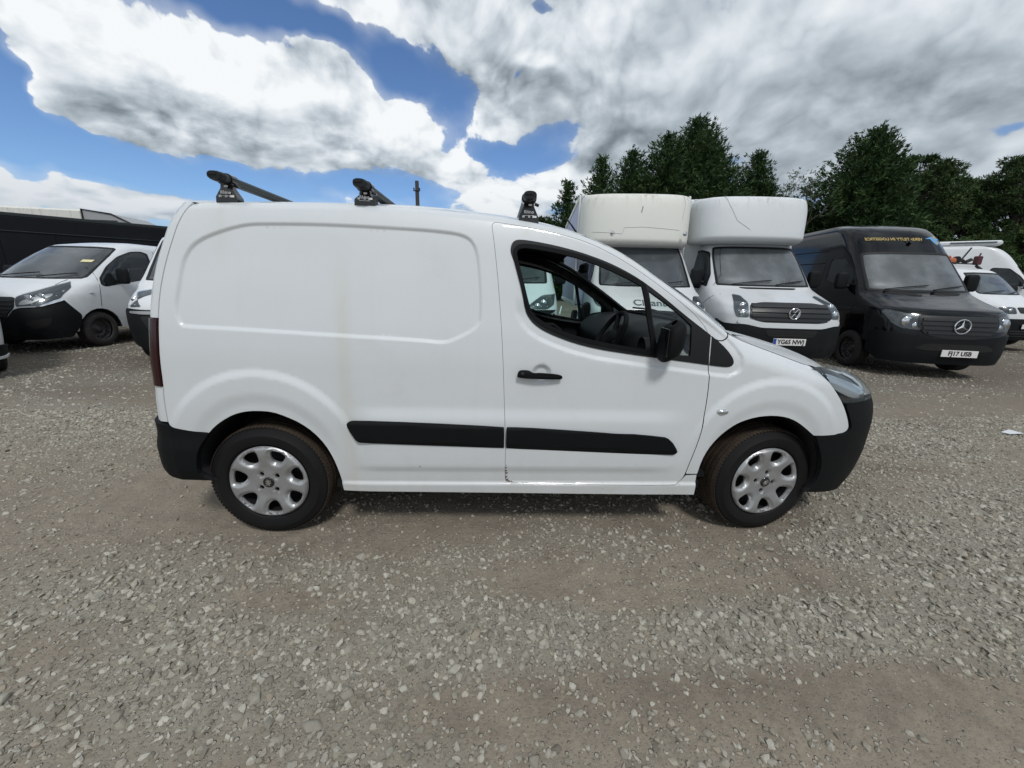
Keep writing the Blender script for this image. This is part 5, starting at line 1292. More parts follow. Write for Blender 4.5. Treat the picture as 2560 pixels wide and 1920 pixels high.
slats(v, sh, [(-.40,.40,.865,.028),(-.42,.42,.80,.03),(-.42,.42,.74,.03),(-.38,.38,.68,.03),(-.35,.35,.63,.02)], M_SLAT)
vp('bumper', v, sh, [sh.X(-.61,.62), sh.X(-.43,.90), sh.F(-.76,.79), sh.F(-.46,.745), sh.F(-.37,.60), sh.F(.37,.60), sh.F(.46,.745), sh.F(.76,.79), sh.X(-.43,.90,1), sh.X(-.61,.62,1), sh.X(-.58,.45,1), sh.X(-.45,.24,1), sh.F(.6,.22), sh.F(-.6,.22), sh.X(-.45,.24), sh.X(-.58,.45)], M_BUMPER, off=.02, thick=.04, both=False)
vp('fog_lamp_recess', v, sh, [sh.F(-.56,.50), sh.F(-.60,.55), sh.F(-.84,.60), sh.F(-.80,.47), sh.F(-.66,.40)], M_VOID, off=.026, thick=0)
vp('lower_grille', v, sh, [sh.F(y, z) for y, z in [(-.48,.42),(.48,.42),(.42,.30),(-.42,.30)]], M_VOID, off=.026, thick=0, both=False)
seam(v, sh, [(-1.17,1.47),(-1.10,1.25),(-1.04,1.02),(-1.00,.75)], 1, .005); seam(v, sh, [(-2.55,.45),(-2.52,1.2),(-2.6,1.85)], 1, .005); seam(v, sh, [(-.82,1.235),(-.60,1.14)], 1, .005); seam(v, sh, [(-1.19,.30),(-2.55,.32)], 1)
b = MB(); V, F = lathe([(0, -.010), (.6, -.008), (1, .003)], 16); V = V * np.array((.042, -1, .018)); b.add(V + np.array((-.88, .962, 1.0)), F); b.build('side_repeater', M_CHROME, v)
st = mesh_obj('windscreen_sticker', [(.50, .60, 0), (.66, .60, 0), (.66, .68, 0), (.50, .68, 0)], [(0, 1, 2, 3)], mat('yellow_sticker', (.70, .62, .35), .6), v, smooth=False); on_skin(sh, st.data, 0, 1.22, .006)
for i, t_ in enumerate(('Pr', 'C', 'S')):
    text_obj(t_, .075, M_GREYTEXT, v, Matrix.Translation((-1.85, .961, 1.0 - i * .095)) @ Matrix.Rotation(rad(180), 4, 'Z') @ Matrix.Rotation(rad(90), 4, 'X'), bold=.002)

# ---- white van between it and the front van's tail ------------------------------------------
ks = SH['cleanbee']
sh = Shell([z * .93 for z in ks.zs], ks.xf_, ks.w_, [d + .28 * (z < 1.3) for d, z in zip(ks.D_, ks.zs)], L=5)
v = build_van('ducato', 'white van with grey bumper and angular headlight, half hidden behind the front van tail', sh, (-3.44, 3.36, rad(-72), .0), M_VWHITE, rear=4.4, xw=-.95,
              ws=[(-.80, 1.27), (-.84, 1.32), (-.77, 1.93), (-.70, 1.99)], side=[(-1.10,1.31),(-1.20,1.50),(-1.52,1.88),(-1.75,1.93),(-1.98,1.92),(-1.98,1.36),(-1.72,1.33)], group='vans parked at the left')
lamp(v, sh, [sh.X(-.36,1.10), sh.X(-.50,1.15), sh.F(-.82,1.10), sh.F(-.70,.94), sh.F(-.66,.90), sh.F(-.85,.89), sh.X(-.28,.93)], [(-.80,1.0,.045)])
vp('bumper', v, sh, [sh.X(-.50,.72), sh.X(-.32,.86), sh.F(-.85,.87), sh.F(-.60,.85), sh.F(.60,.85), sh.F(.85,.87), sh.X(-.32,.86,1), sh.X(-.50,.72,1), sh.X(-.50,.40,1), sh.F(.6,.26), sh.F(-.6,.26), sh.X(-.50,.40)], M_BUMPER, off=.028, thick=.04, both=False)
vp('grille', v, sh, [sh.F(y, z) for y, z in [(-.66,.76),(.66,.76),(.56,.56),(-.56,.56)]], M_GRILLE, off=.034, thick=.01, both=False)
slats(v, sh, [(-.62,.62,.72,.02),(-.60,.60,.67,.02),(-.58,.58,.62,.02)], M_SLAT)
vp('chrome_strip', v, sh, [sh.F(y, z) for y, z in [(-.80,.83),(.80,.83),(.80,.80),(.62,.785),(-.62,.785),(-.80,.80)]], M_SILVER, off=.04, thick=.02, both=False)
st = mesh_obj('windscreen_sticker', [(-.66, .16, 0), (-.52, .16, 0), (-.52, .24, 0), (-.66, .24, 0)], [(0, 1, 2, 3)], M_YELLOW, v, smooth=False); on_skin(sh, st.data, 0, 1.27, .006)

# ---- corner of a white van just inside the left edge ---------------------------------------
sh = SH['connect']
v = build_van('corner', 'front corner of a white van with black lower bumper at the left edge', sh, (-5.47, 1.66, rad(-32), 0), M_VWHITE, rear=4.2, xw=-.90, rw=.31, wheelbase=2.8,
              ws=[(-.64, 1.36), (-.68, 1.40), (-.60, 1.86), (-.55, 1.92)], side=[(-1.05,1.36),(-1.15,1.50),(-1.35,1.84),(-1.75,1.86),(-1.75,1.36)], group='vans parked at the left')
vp('bumper', v, sh, [sh.X(-.45,.42), sh.F(-.7,.45), sh.F(.7,.45), sh.X(-.45,.42,1), sh.X(-.45,.26,1), sh.F(.6,.24), sh.F(-.6,.24), sh.X(-.45,.26)], M_BUMPER, off=.03, thick=.04, both=False)
vp('bumper_lip', v, sh, [sh.X(-.42,.31), sh.F(-.7,.30), sh.F(.7,.30), sh.X(-.42,.31,1), sh.X(-.42,.28,1), sh.F(.7,.27), sh.F(-.7,.27), sh.X(-.42,.28)], M_VWHITE, off=.045, thick=.02, both=False)
lamp(v, sh, [sh.X(-.35,1.08), sh.F(-.74,1.08), sh.F(-.60,.95), sh.F(-.62,.82), sh.X(-.30,.85)], [(-.70,.95,.06)])

# ---- small white works van on the right, low roof rack --------------------------------------
v = build_van('connect', 'white van with orange and dark gear on its roof, behind the black van', sh, POSE['connect'], M_VWHITE, rear=4.0, xw=-.92, rw=.32, wheelbase=2.9,
              ws=[(-.66, 1.36), (-.70, 1.42), (-.61, 1.88), (-.56, 1.94)], side=[(-1.05,1.36),(-1.15,1.52),(-1.35,1.86),(-1.85,1.90),(-1.85,1.38)], mirror_x=-1.2, mirror_z=1.45, group=G_PARK)
vp('grille', v, sh, [sh.F(y, z) for y, z in [(-.50,1.06),(.50,1.06),(.44,.92),(-.44,.92)]], M_GRILLE, off=.012, thick=.02, both=False)
lamp(v, sh, [sh.X(-.30,1.05), sh.F(-.70,1.07), sh.F(-.54,1.06), sh.F(-.52,.90), sh.F(-.76,.90)], [(-.64,.98,.06)])
vp('bumper', v, sh, [sh.X(-.45,.74), sh.F(-.74,.78), sh.F(.74,.78), sh.X(-.45,.74,1), sh.X(-.45,.40,1), sh.F(.6,.26), sh.F(-.6,.26), sh.X(-.45,.40)], M_BUMPER, off=.024, thick=.04, both=False)
slats(v, sh, [(-.62,.62,.48,.03),(-.62,.62,.42,.03),(-.62,.62,.36,.03)], M_SLAT)
pl_ = MB(); pl_.add(*box((float(sh.P(0,.6)[0]) + .035, -.18, .60), (.012, .52, .11), .003)); pl_ = pl_.build('number_plate', M_PLATE, v)
text_obj('7', .098, M_PLATETEXT, pl_, Matrix.Translation((float(sh.P(0,.6)[0]) + .0425, .02, .60)) @ Matrix.Rotation(rad(90), 4, 'Z') @ Matrix.Rotation(rad(90), 4, 'X'), bold=.003, sx=.92)
for sx_ in (-1.9, -3.2):
    b = MB(); b.add(*tube([(sx_, -.62, 2.16), (sx_, -.55, 2.21), (sx_, .55, 2.21), (sx_, .64, 2.15)], .018, 6)); b.build('roof_bar', M_SEAL, v)
b = MB(); b.add(*tube([(-1.85, .52, 2.16), (-1.82, .60, 2.10), (-1.80, .66, 2.06)], .035, 6)); b.build('rack_clamp', M_SEAL, v)
M_ORANGE = mat('faded_orange_plastic', (.42, .11, .04), .6, var=.2)
M_MAROON = mat('maroon_plastic', (.07, .012, .016), .5, var=.2)
lx, ly, lz = 14.95, 8.35, 2.22
g = MB(); g.add(*box((14.25, 8.45, 2.33), (.34, .25, .17), .05)); g.add(*box((14.18, 8.40, 2.43), (.12, .12, .08), .03)); tag(g.build('tool_case', M_ORANGE), 'orange case lying on the roof of the white van beside the black van', 'case')
g = MB(); g.add(*tube([(14.52, 8.4, 2.26), (14.62, 8.4, 2.40), (14.80, 8.4, 2.70)], .02, 6)); g.add(*tube([(14.45, 8.42, 2.28), (14.60, 8.40, 2.36), (14.75, 8.42, 2.30), (14.90, 8.4, 2.38)], .05, 8)); g.add(*lathe([(0, -.04), (.10, -.04), (.10, .04), (0, .04)], 18, 'y', (14.45, 8.40, 2.36))); tag(g.build('hose_reel', M_SEAL), 'black coiled hose with an upright rod on the white van roof', 'hose reel')
g = MB(); g.add(*box((15.10, 8.4, 2.36), (.15, .14, .24), .02)); g.add(*tube([(15.11, 8.4, 2.46), (15.14, 8.4, 2.56)], .02, 6)); tag(g.build('fuel_can', M_MAROON), 'dark maroon can standing on the white van roof', 'can')

# ---- tall white van at the far right --------------------------------------------------------
ks = SH['sprinter']; sh = Shell([z * 1.13 for z in ks.zs], ks.xf_, ks.w_, ks.D_, L=6)
v = build_van('tall', 'tall white van with a raised roof fairing at the right edge behind the small van', sh, (20.35, 9.75, rad(-38), .0), M_VWHITE, rear=6.3, xw=-.97, wheelbase=3.8,
              ws=[(-.80, 1.58), (-.83, 1.64), (-.76, 2.33), (-.70, 2.40)], side=[(-1.17,1.70),(-1.42,2.05),(-1.70,2.29),(-2.10,2.32),(-2.16,2.24),(-2.10,1.81),(-1.85,1.72)], mirror_x=-1.32, mirror_z=1.78, group=G_PARK)
b = MB(); b.add(*box((-4.0, 0, 3.14), (4.0, 1.45, .17), .05)); b.build('roof_fairing', M_POD, v)
b = MB(); b.add(*box((-2.7, -.735, 3.16), (1.1, .01, .05), 0)); b.build('printed_stripe', M_GREYTEXT, v)

# ---- long black trailer and the pale box lorry beyond ----------------------------------------
M_TRAILER = mat('black_trailer_panel', (.005, .006, .009), .45, var=.3, vs=.6, coat=.05, spec=.15, dirt=.2, dcol=(.04, .045, .05), ds=1)
ang = math.atan2(2.6, 3.0)
tr = thing('box_trailer', 'long black box trailer with a grey top rail behind the left-hand van', 'trailer', (-13.0, 12.3, 0), ang)
b = MB(); b.add(*box((-1.0, 1.25, 2.05), (15, 2.5, 2.06), .05)); b.build('box', M_TRAILER, tr)
for zz, h_ in ((3.13, .11), (2.62, .035), (1.06, .10)):
    b = MB(); b.add(*box((-1.0, -.012, zz), (15.02, .05, h_), .015)); b.build('rail', mat('trailer_rail', (.02, .026, .028), .4, metal=.3), tr)
for i in range(13):
    b = MB(); b.add(*box((-8.2 + i * 1.2, -.006, 1.83), (.035, .022, 1.50), .004)); b.build('panel_rib', M_TRAILER, tr)
b = MB(); b.add(*box((-1.0, 1.25, .92), (14, 1.0, .18), 0)); b.build('chassis', M_VOID, tr)
b = MB(); b.add(*box((-1.5, .02, .70), (8, .03, .55), .01)); b.build('side_skirt', M_TRAILER, tr)
for x_ in (-6.2, -5.0, -3.8, 5.2):
    for sg in (0.20, 2.3):
        w_ = link(bpy.data.objects.new('wheel', SWR.data), tr); w_.location = (x_, sg, .50); w_.scale = (1.45,) * 3; w_.rotation_euler = (0, 0, 0 if sg < 1 else math.pi)
        o = link(bpy.data.objects.new('tyre', SWT.data), w_)
lo = thing('box_lorry', 'pale lorry with sloping grey front cap showing above the black trailer', 'lorry', (-22.3, 17.0, .26), rad(7))
b = MB(); b.add(*box((0, 1.2, 2.45), (8, 2.4, 3.1), .08)); b.build('box', M_CREAM, lo)
V, F = prism([(4.02, 1.2), (6.3, 1.2), (6.6, 2.9), (6.2, 3.35), (5.2, 3.86), (4.02, 4.02)], 0.02, 2.38); mesh_obj('front_cap', V, F, mat('grey_glassfibre', (.34, .35, .36), .5, var=.06), lo, smooth=False)
b = MB(); b.add(*tube([(4.02, -.01, 1.2), (4.02, -.01, 4.02), (5.2, -.01, 3.86), (6.2, -.01, 3.35), (6.6, -.01, 2.9)], .03, 6)); b.build('edge_trim', M_SEAL, lo)
b = MB(); b.add(*box((4.9, .0, 3.55), (1.0, .03, .03), 0)); b.build('trim_line', M_SEAL, lo)
b = MB(); b.add(*box((1, 1.2, .7), (9, 1.2, .4), 0)); b.build('chassis', M_VOID, lo)
for x_ in (-2.5, 5.0):
    for sg in (.2, 2.2):
        w_ = link(bpy.data.objects.new('wheel', SWR.data), lo); w_.location = (x_, sg, .48); w_.scale = (1.4,) * 3; w_.rotation_euler = (0, 0, 0 if sg < 1 else math.pi)
        o = link(bpy.data.objects.new('tyre', SWT.data), w_)
for o in (SWT, SWR): bpy.data.objects.remove(o)

# ================================================================= trees
def fast_mesh(name, V, T, m, parent=None, smooth=False, attrs=None):
    """big triangle mesh from arrays"""
    me = bpy.data.meshes.new(name); V = np.asarray(V, np.float32); T = np.asarray(T, np.int32)
    me.vertices.add(len(V)); me.vertices.foreach_set('co', V.ravel())
    me.loops.add(T.size); me.loops.foreach_set('vertex_index', T.ravel())
    me.polygons.add(len(T)); me.polygons.foreach_set('loop_start', np.arange(0, T.size, T.shape[1], dtype=np.int32))
    me.polygons.foreach_set('use_smooth', np.full(len(T), smooth))
    for k, a in (attrs or {}).items():
        at = me.attributes.new(k, 'FLOAT', 'POINT'); at.data.foreach_set('value', np.asarray(a, np.float32))
    me.materials.append(m); me.update(calc_edges=True); me.validate()
    return link(bpy.data.objects.new(name, me), parent)
def leaf_mat(name, a, b_, tip):
    m, k, b = new_mat(name)
    at = k.n('ShaderNodeAttribute', attribute_name='tone').outputs['Fac']
    co = k.n('ShaderNodeTexCoord').outputs['Object']
    c = k.mix(at, a + (1,), b_ + (1,))
    c = k.mix(k.m('MULTIPLY', k.sm(k.noise(co, .9, 3, .6), .50, .75), .7), c, tip + (1,))
    k.put(b.inputs['Base Color'], c); b.inputs['Roughness'].default_value = .7; b.inputs['Specular IOR Level'].default_value = .15
    return m
M_CONIFER = leaf_mat('conifer_foliage', (.018, .042, .017), (.062, .110, .040), (.10, .145, .045))
M_BROAD = leaf_mat('broadleaf_foliage', (.016, .036, .013), (.060, .102, .034), (.100, .130, .038))
M_BARK = mat('bark', (.06, .05, .04), .9, var=.4, vs=8, bump=.6, bs=30)
M_PALEBARK = mat('pale_bark', (.16, .15, .13), .9, var=.4, vs=6)
def sprays(rng, C, D, size, n, droop=.0, spread=.6):
    """n thin pointed leaves at every centre C, aimed along D with scatter"""
    N = len(C) * n; c = np.repeat(C, n, 0); d = np.repeat(D, n, 0) + rng.normal(0, spread, (N, 3)); d[:, 2] -= droop
    d /= np.linalg.norm(d, axis=1)[:, None] + 1e-9
    s = np.repeat(size, n) * rng.uniform(.55, 1.3, N); w = np.cross(d, rng.normal(0, 1, (N, 3))); w /= np.linalg.norm(w, axis=1)[:, None] + 1e-9
    o = c + rng.normal(0, .10, (N, 3)) * np.repeat(size, n)[:, None] * 2
    a = o - w * (s * .17)[:, None]; b = o + w * (s * .17)[:, None] + d * (s * .25)[:, None]; t = o + d * s[:, None]
    V = np.stack([a, b, t], 1).reshape(-1, 3); T = np.arange(N * 3).reshape(-1, 3)
    return V, T, np.repeat(rng.uniform(0, 1, N), 3)
def conifer(x, y, H, R, seed, label, shape=.85, dens=1.0, leaf=.50, base=.06, lean=0):
    rng = np.random.default_rng(seed)
    root = thing('conifer_tree', label, 'tree', (x, y, 0), rng.uniform(0, 6.28), 'dark trees along the far edge of the yard')
    b = MB(); b.add(*tube([(0, 0, -.1), (.03, .02, H * .3), (lean * .5, .05, H * .6), (lean, 0, H * .93)], [R * .075, R * .055, R * .035, .02], 8)); b.build('trunk', M_BARK, root)
    nb = int(230 * dens * (H / 13)); R = R * 1.62; C = []; D = []; S = []; lb = MB()
    lobes = rng.uniform(.75, 1.15, 9)
    for i in range(nb):
        h = base + (1 - base) * (i + rng.uniform(0, 1)) / nb; az = i * 2.39996 + rng.uniform(-.3, .3)
        L = R * (max(0, 1 - h) ** shape * 1.0 + .03) * lobes[int((az % 6.283) / 6.284 * 9)] * rng.uniform(.72, 1.12)
        if h < base + .12: L *= .8
        up = .30 + .75 * h; nst = max(3, int(L / .22)); t = np.linspace(.12, 1, nst)
        px = np.cos(az) * L * t; py = np.sin(az) * L * t; pz = H * h + L * (up * t * .55 + .25 * t ** 2 - .22 * t) + lean * 0
        P = np.stack([px, py, pz], 1)
        if L > .5 * R and i % 3 == 0: lb.add(*tube([P[0] * (.1, .1, 1), P[len(P) // 2], P[-1]], [.05, .03, .01], 4))
        sidew = np.array((-np.sin(az), np.cos(az), 0)); out = np.array((np.cos(az), np.sin(az), .55 + .5 * h))
        for sgn in (-1, 0, 1):
            wob = rng.normal(0, .12, (nst, 3)) * (.4 + t[:, None])
            C.append(P + sidew * sgn * (L * .20 * (1.1 - t))[:, None] * rng.uniform(.7, 1.3) + wob); D.append(np.tile(out + sidew * sgn * .7, (nst, 1))); S.append(np.full(nst, leaf * (1 - .45 * h)) * rng.uniform(.8, 1.15))
    C = np.concatenate(C); D = np.concatenate(D); S = np.concatenate(S); D /= np.linalg.norm(D, axis=1)[:, None]
    V, T, tone = sprays(rng, C, D, S, 6, .05, .42)
    fast_mesh('crown', V, T, M_CONIFER, root, attrs={'tone': tone})
    tag(lb.build('limbs', M_BARK, root), kind='stuff')
    return root
def broadleaf(x, y, H, R, seed, label, nclump=60, gap=.35, leaf=.30, pale=False, z0=.22, per=70, stem=.06, cluster=.13):
    rng = np.random.default_rng(seed)
    root = thing('broadleaf_tree', label, 'tree', (x, y, 0), rng.uniform(0, 6.28), 'dark trees along the far edge of the yard')
    b = MB(); top = np.array((rng.normal(0, .1) * R, rng.normal(0, .1) * R, H * .8)); tr = [np.array((0, 0, -.1)), np.array((.1 * R * rng.normal(), .1 * R * rng.normal(), H * .35)), top]
    b.add(*tube(tr, [H * stem * .5, H * stem * .36, .03], 8)); b.build('trunk', M_PALEBARK if pale else M_BARK, root)
    lb = MB(); C = []; D = []; S = []
    for i in range(nclump):
        h = rng.uniform(z0, 1) ** .85; az = rng.uniform(0, 6.283); rr = R * math.sqrt(max(.02, 1 - ((h - .52) / .52) ** 2)) * rng.uniform(gap, 1)
        c = np.array((rr * math.cos(az), rr * math.sin(az), H * h)); st = tr[1] * (1 - h) + tr[2] * h; st = np.array((st[0], st[1], H * max(.2, h * .72 - .05)))
        mid = (st + c) / 2 + np.array((0, 0, -.06 * H * rng.uniform(0, 1)))
        lb.add(*tube([st, mid, c], [H * .008, H * .005, .012], 4))
        for j in range(2):
            c2 = c + rng.normal(0, .6, 3) * R * .2; lb.add(*tube([mid, c2], [.02, .008], 3))
        n = int(per * rng.uniform(.5, 1.3)); r_ = R * cluster * rng.uniform(.7, 1.5)
        q = rng.normal(0, 1, (n, 3)); q /= np.linalg.norm(q, axis=1)[:, None]; q = q * (rng.uniform(.3, 1, n) ** .5)[:, None]
        C.append(c + q * r_ * np.array((1.2, 1.2, .7))); D.append(q + (0, 0, .3)); S.append(np.full(n, leaf))
    C = np.concatenate(C); D = np.concatenate(D); S = np.concatenate(S)
    V, T, tone = sprays(rng, C, D, S, 4, .1, .9)
    fast_mesh('crown', V, T, M_BROAD, root, attrs={'tone': tone})
    tag(lb.build('limbs', M_PALEBARK if pale else M_BARK, root), kind='stuff')
    return root
def bare_tree(x, y, H, seed, label, leaves=0):
    rng = np.random.default_rng(seed)
    root = thing('bare_tree', label, 'tree', (x, y, 0), 0, 'dark trees along the far edge of the yard'); b = MB(); tips = []
    def grow(p, d, L, r, dep):
        q = p + d * L; m_ = (p + q) / 2 + rng.normal(0, .06 * L, 3); b.add(*tube([p, m_, q], [r, r * .8, r * .6], 5)); tips.append(q)
        if dep == 0: return
        for _ in range(3 if dep > 2 else 2):
            nd = d + rng.normal(0, .34, 3); nd[2] += .12; nd /= np.linalg.norm(nd); grow(q - d * L * rng.uniform(0, .35), nd, L * rng.uniform(.6, .82), r * .6, dep - 1)
    grow(np.array((0., 0, 0)), np.array((.04, 0, 1.)), H * .42, H * .012, 5)
    b.build('trunk', M_PALEBARK, root)
    if leaves:
        tp = np.array(tips[3:]); k = rng.integers(0, len(tp), leaves); C = tp[k] + rng.normal(0, .28, (leaves, 3)); V, T, tone = sprays(rng, C, rng.normal(0, 1, (leaves, 3)), np.full(leaves, .26), 3, .2, .8)
        fast_mesh('crown', V, T, M_BROAD, root, attrs={'tone': tone})
    return root
conifer(7.3, 34, 10.0, 1.9, 1, 'small feathery conifer left of the cream-podded box van', dens=.8)
conifer(10.2, 34, 12.0, 2.6, 2, 'narrow spire-topped conifer at the left end of the tall conifers', dens=.9)
conifer(13.4, 36, 13.2, 3.4, 3, 'ragged mid-height conifer on the left shoulder of the tallest clump')
conifer(16.2, 35, 14.3, 3.6, 4, 'conifer with a blunt double tip just left of the tallest tree', shape=.75)
conifer(18.6, 35, 15.6, 4.3, 5, 'tallest dark conifer, standing behind the two pods', dens=1.3, shape=.8)
conifer(20.6, 36.5, 14.8, 3.6, 6, 'conifer pressed against the right side of the tallest one', shape=.8)
conifer(24.6, 35, 13.2, 3.0, 7, 'slim conifer right of the tallest clump, beside the sparse tree', shape=.8)
bare_tree(27.4, 34, 9.3, 12, 'sparse leaning tree with see-through leafy twigs between the conifer groups', leaves=900)
bare_tree(30.0, 33, 6.6, 19, 'leafless pale dead tree in the gap between the conifer groups')
bare_tree(25.6, 31.5, 7.0, 33, 'thin bare white trunk rising behind the smooth white pod')
conifer(27.0, 36.5, 11.2, 2.6, 13, 'lower conifer half hidden behind the slim one', dens=.8)
conifer(31.5, 37, 9.4, 2.4, 14, 'short conifer left of the broad pyramid-shaped one', dens=.8)
conifer(34.2, 34, 15.0, 4.2, 8, 'broad pyramid-shaped conifer behind the black van', dens=1.5, shape=.72)
broadleaf(39.4, 35, 13.6, 3.6, 21, 'lumpy dark tree right of the pyramid conifer', nclump=85, per=90)
broadleaf(43.0, 36, 13.0, 3.4, 22, 'tree with two rounded heads left of the sky gap', nclump=70, per=90)
broadleaf(46.8, 38, 11.8, 4.0, 23, 'lower spreading tree filling the gap behind the black van roof', nclump=80, per=80)
broadleaf(49.2, 38, 12.6, 3.6, 26, 'narrow dark tree between the low spreading one and the big layered one', nclump=80, per=80)
broadleaf(52.2, 36, 14.3, 4.3, 24, 'big layered dark tree near the right edge', nclump=110, per=90)
broadleaf(56.5, 37, 13.4, 4.0, 25, 'dark tree cut off by the right edge of the picture', nclump=90, per=90)
broadleaf(3.6, 44, 7.6, 2.6, 31, 'low round bush-like tree seen left of the front roof bar', nclump=50)
broadleaf(6.8, 46, 8.8, 2.6, 32, 'low dark tree seen right of the front roof bar', nclump=50)
broadleaf(31.5, 37, 8.4, 3.6, 35, 'low bushy tree at the foot of the leafless pale tree', nclump=70, per=80)
for i, (x, y, H, R, lb_) in enumerate(((22.8, 31, 6.5, 2.8, 'short shrubby tree under the slim conifer'), (37.6, 31, 6.6, 3.4, 'short shrubby tree showing lighter green behind the black van'), (43.5, 31, 6.2, 3.0, 'short shrubby tree behind the black van roof end'), (48.5, 32, 6.8, 3.6, 'wide yellow-green shrubby tree above the small white van'), (55.0, 32, 6.6, 3.6, 'wide shrubby tree above the tall white van'))):
    broadleaf(x, y, H, R, 50 + i, lb_, nclump=75, per=90, z0=.05)
# tangled undergrowth that closes the view under the crowns
rng = np.random.default_rng(77)
n = 36000; X = rng.uniform(2, 66, n); hh = 3.4 + 1.1 * np.sin(X * .7) + .7 * np.sin(X * 1.9 + 1); Z = rng.uniform(0, 1, n) ** .8 * hh; Y = 37.5 + rng.uniform(-1.6, 1.6, n) + np.sin(X) * .4
V, T, tone = sprays(rng, np.stack([X, Y, Z], 1), rng.normal(0, 1, (n, 3)), np.full(n, .55), 2, 0, .8)
o = fast_mesh('undergrowth', V, T, M_CONIFER, None, attrs={'tone': tone}); tag(o, 'dark tangled undergrowth below the trees', 'undergrowth', kind='stuff')
fence = thing('boundary_fence', 'dark close-boarded fence in front of the trees at the right', 'fence', (0, 0, 0))
M_FENCE = mat('dark_fence_board', (.012, .013, .013), .8, var=.5, vs=3, dirt=.3, dcol=(.03, .03, .028))
bd = None
for i in range(150):
    x = 24 + i * .30
    if bd is None:
        V, F = box((0, 0, 1.55), (.27, .03, 3.1), .01); bd = mesh_obj('board', V, F, M_FENCE, fence, smooth=False); bd.location = (x, 29.0, 0)
    else:
        o = link(bpy.data.objects.new('board', bd.data), fence); o.location = (x, 29.0 + (.012 if i % 2 else 0), .02 * math.sin(i * 1.7))
for zz in (.6, 2.9):
    b = MB(); b.add(*box((46.4, 29.06, zz), (45, .05, .09), 0)); b.build('rail', M_FENCE, fence)
# telegraph pole
pole = thing('telegraph_pole', 'weathered wooden telegraph pole with a short crosspiece rising behind the van roof', 'pole', (-4.1, 25.0, 0))
b = MB(); b.add(*tube([(0, 0, -.2), (0, 0, 7.7)], [.16, .12], 12)); b.build('post', mat('weathered_timber', (.06, .055, .05), .9, var=.35, vs=5), pole)
b = MB(); b.add(*box((0, -.12, 7.10), (.44, .06, .07), .01)); 
for s_ in (-.18, .18): b.add(*lathe([(0, .14), (.035, .13), (.045, .05), (.02, 0)], 8, 'z', (s_, -.12, 7.14)))
b.build('crosspiece', M_STEEL, pole)

# ================================================================= ground
def vnoise(x, y, seed=0):
    def hsh(i, j):
        h = (i.astype(np.int64) * 374761393 + j.astype(np.int64) * 668265263 + seed * 1442695041) & 0xffffffff
        h = ((h ^ (h >> 13)) * 1274126177) & 0xffffffff; return ((h ^ (h >> 16)) & 0xffff) / 65535.0
    i, j = np.floor(x), np.floor(y); u, v = x - i, y - j; u = u * u * (3 - 2 * u); v = v * v * (3 - 2 * v)
    return (hsh(i, j) * (1 - u) + hsh(i + 1, j) * u) * (1 - v) + (hsh(i, j + 1) * (1 - u) + hsh(i + 1, j + 1) * u) * v
def fbm(x, y, o=4, seed=0): 
    s = 0; a = .5; t = 0
    for k in range(o): s = s + a * vnoise(x * 2 ** k, y * 2 ** k, seed + k); t += a; a *= .55
    return s / t
# loose stone lies in drifts between the wheel tracks: (x, y, rx, ry, amount)
DRIFT = [(2.54, -1.49, 0.44, 0.12, 1.6), (1.47, -1.53, 0.18, 0.13, 1.0), (1.05, -1.51, 0.18, 0.21, 0.9), (0.99, -1.09, 0.22, 0.12, 0.7), (-0.51, -1.16, 0.48, 0.24, 0.9), (0.24, -1.56, 0.24, 0.1, 0.7), (0.47, -1.72, 0.25, 0.08, 0.6), (0.45, -1.14, 0.23, 0.14, 0.5), (3.11, -1.01, 0.46, 0.17, 1.0), (3.57, -1.17, 0.43, 0.36, 0.8), (4.82, 0.27, 0.62, 0.53, 0.8), (4.46, -0.66, 0.33, 0.42, 0.8), (0.13, -1.79, 0.2, 0.07, 0.5), (1.92, -0.97, 0.2, 0.13, 0.6), (-2.96, 0.87, 0.72, 0.67, 0.5), (1.16, -1.77, 0.35, 0.14, -0.9), (2.13, -1.79, 0.71, 0.09, -0.8), (0.27, -1.33, 0.28, 0.09, -0.8), (1.42, -1.25, 0.29, 0.1, -0.8), (2.73, -1.8, 0.29, 0.14, -0.8), (0.58, -0.93, 0.3, 0.14, -0.4), (4.15, -0.41, 0.36, 0.17, -1.0), (-0.46, -1.52, 0.24, 0.11, -0.6), (1.87, -1.35, 0.18, 0.07, -0.5)]
def loose(x, y):
    d = (fbm(x * .55 + .25 * y, y * 1.25, 4, 3) - .5) * 2.9
    d = d + (fbm(x * 1.9, y * 2.6, 3, 9) - .5) * 1.3
    for a, b, ra, rb, w in DRIFT: d = d + w * np.exp(-(((x - a) / ra) ** 2 + ((y - b) / rb) ** 2))
    far = np.clip((y - 1.0) / 3, 0, 1); d = d + .25 * far
    return np.clip(.42 + d * .5, 0, 1)
def height(x, y):
    near = np.exp(-((x - 1.3) / 30) ** 2 - ((y - 1) / 20) ** 2)
    h = (fbm(x * .6, y * .9, 4, 21) - .5) * .05 + (fbm(x * 3.2 + y, y * 6, 3, 31) - .5) * .016 + loose(x, y) * .008
    for wx, wy in ((0, -.79), (2.728, -.77), (0, .79), (2.728, .77)):
        h = h * (1 - np.exp(-(((x - wx) / .30) ** 2 + ((y - wy) / .22) ** 2)))
    return h * near - .0035
gx = np.concatenate([-np.geomspace(300, 6.05, 60), np.arange(-6, 9.01, .045), np.geomspace(9.05, 300, 60)])
gy = np.concatenate([-np.geomspace(60, 2.75, 14), np.arange(-2.7, 2.6, .045), np.geomspace(2.65, 400, 130)])
GX, GY = np.meshgrid(gx, gy, indexing='ij'); GZ = height(GX, GY); nx, ny = GX.shape
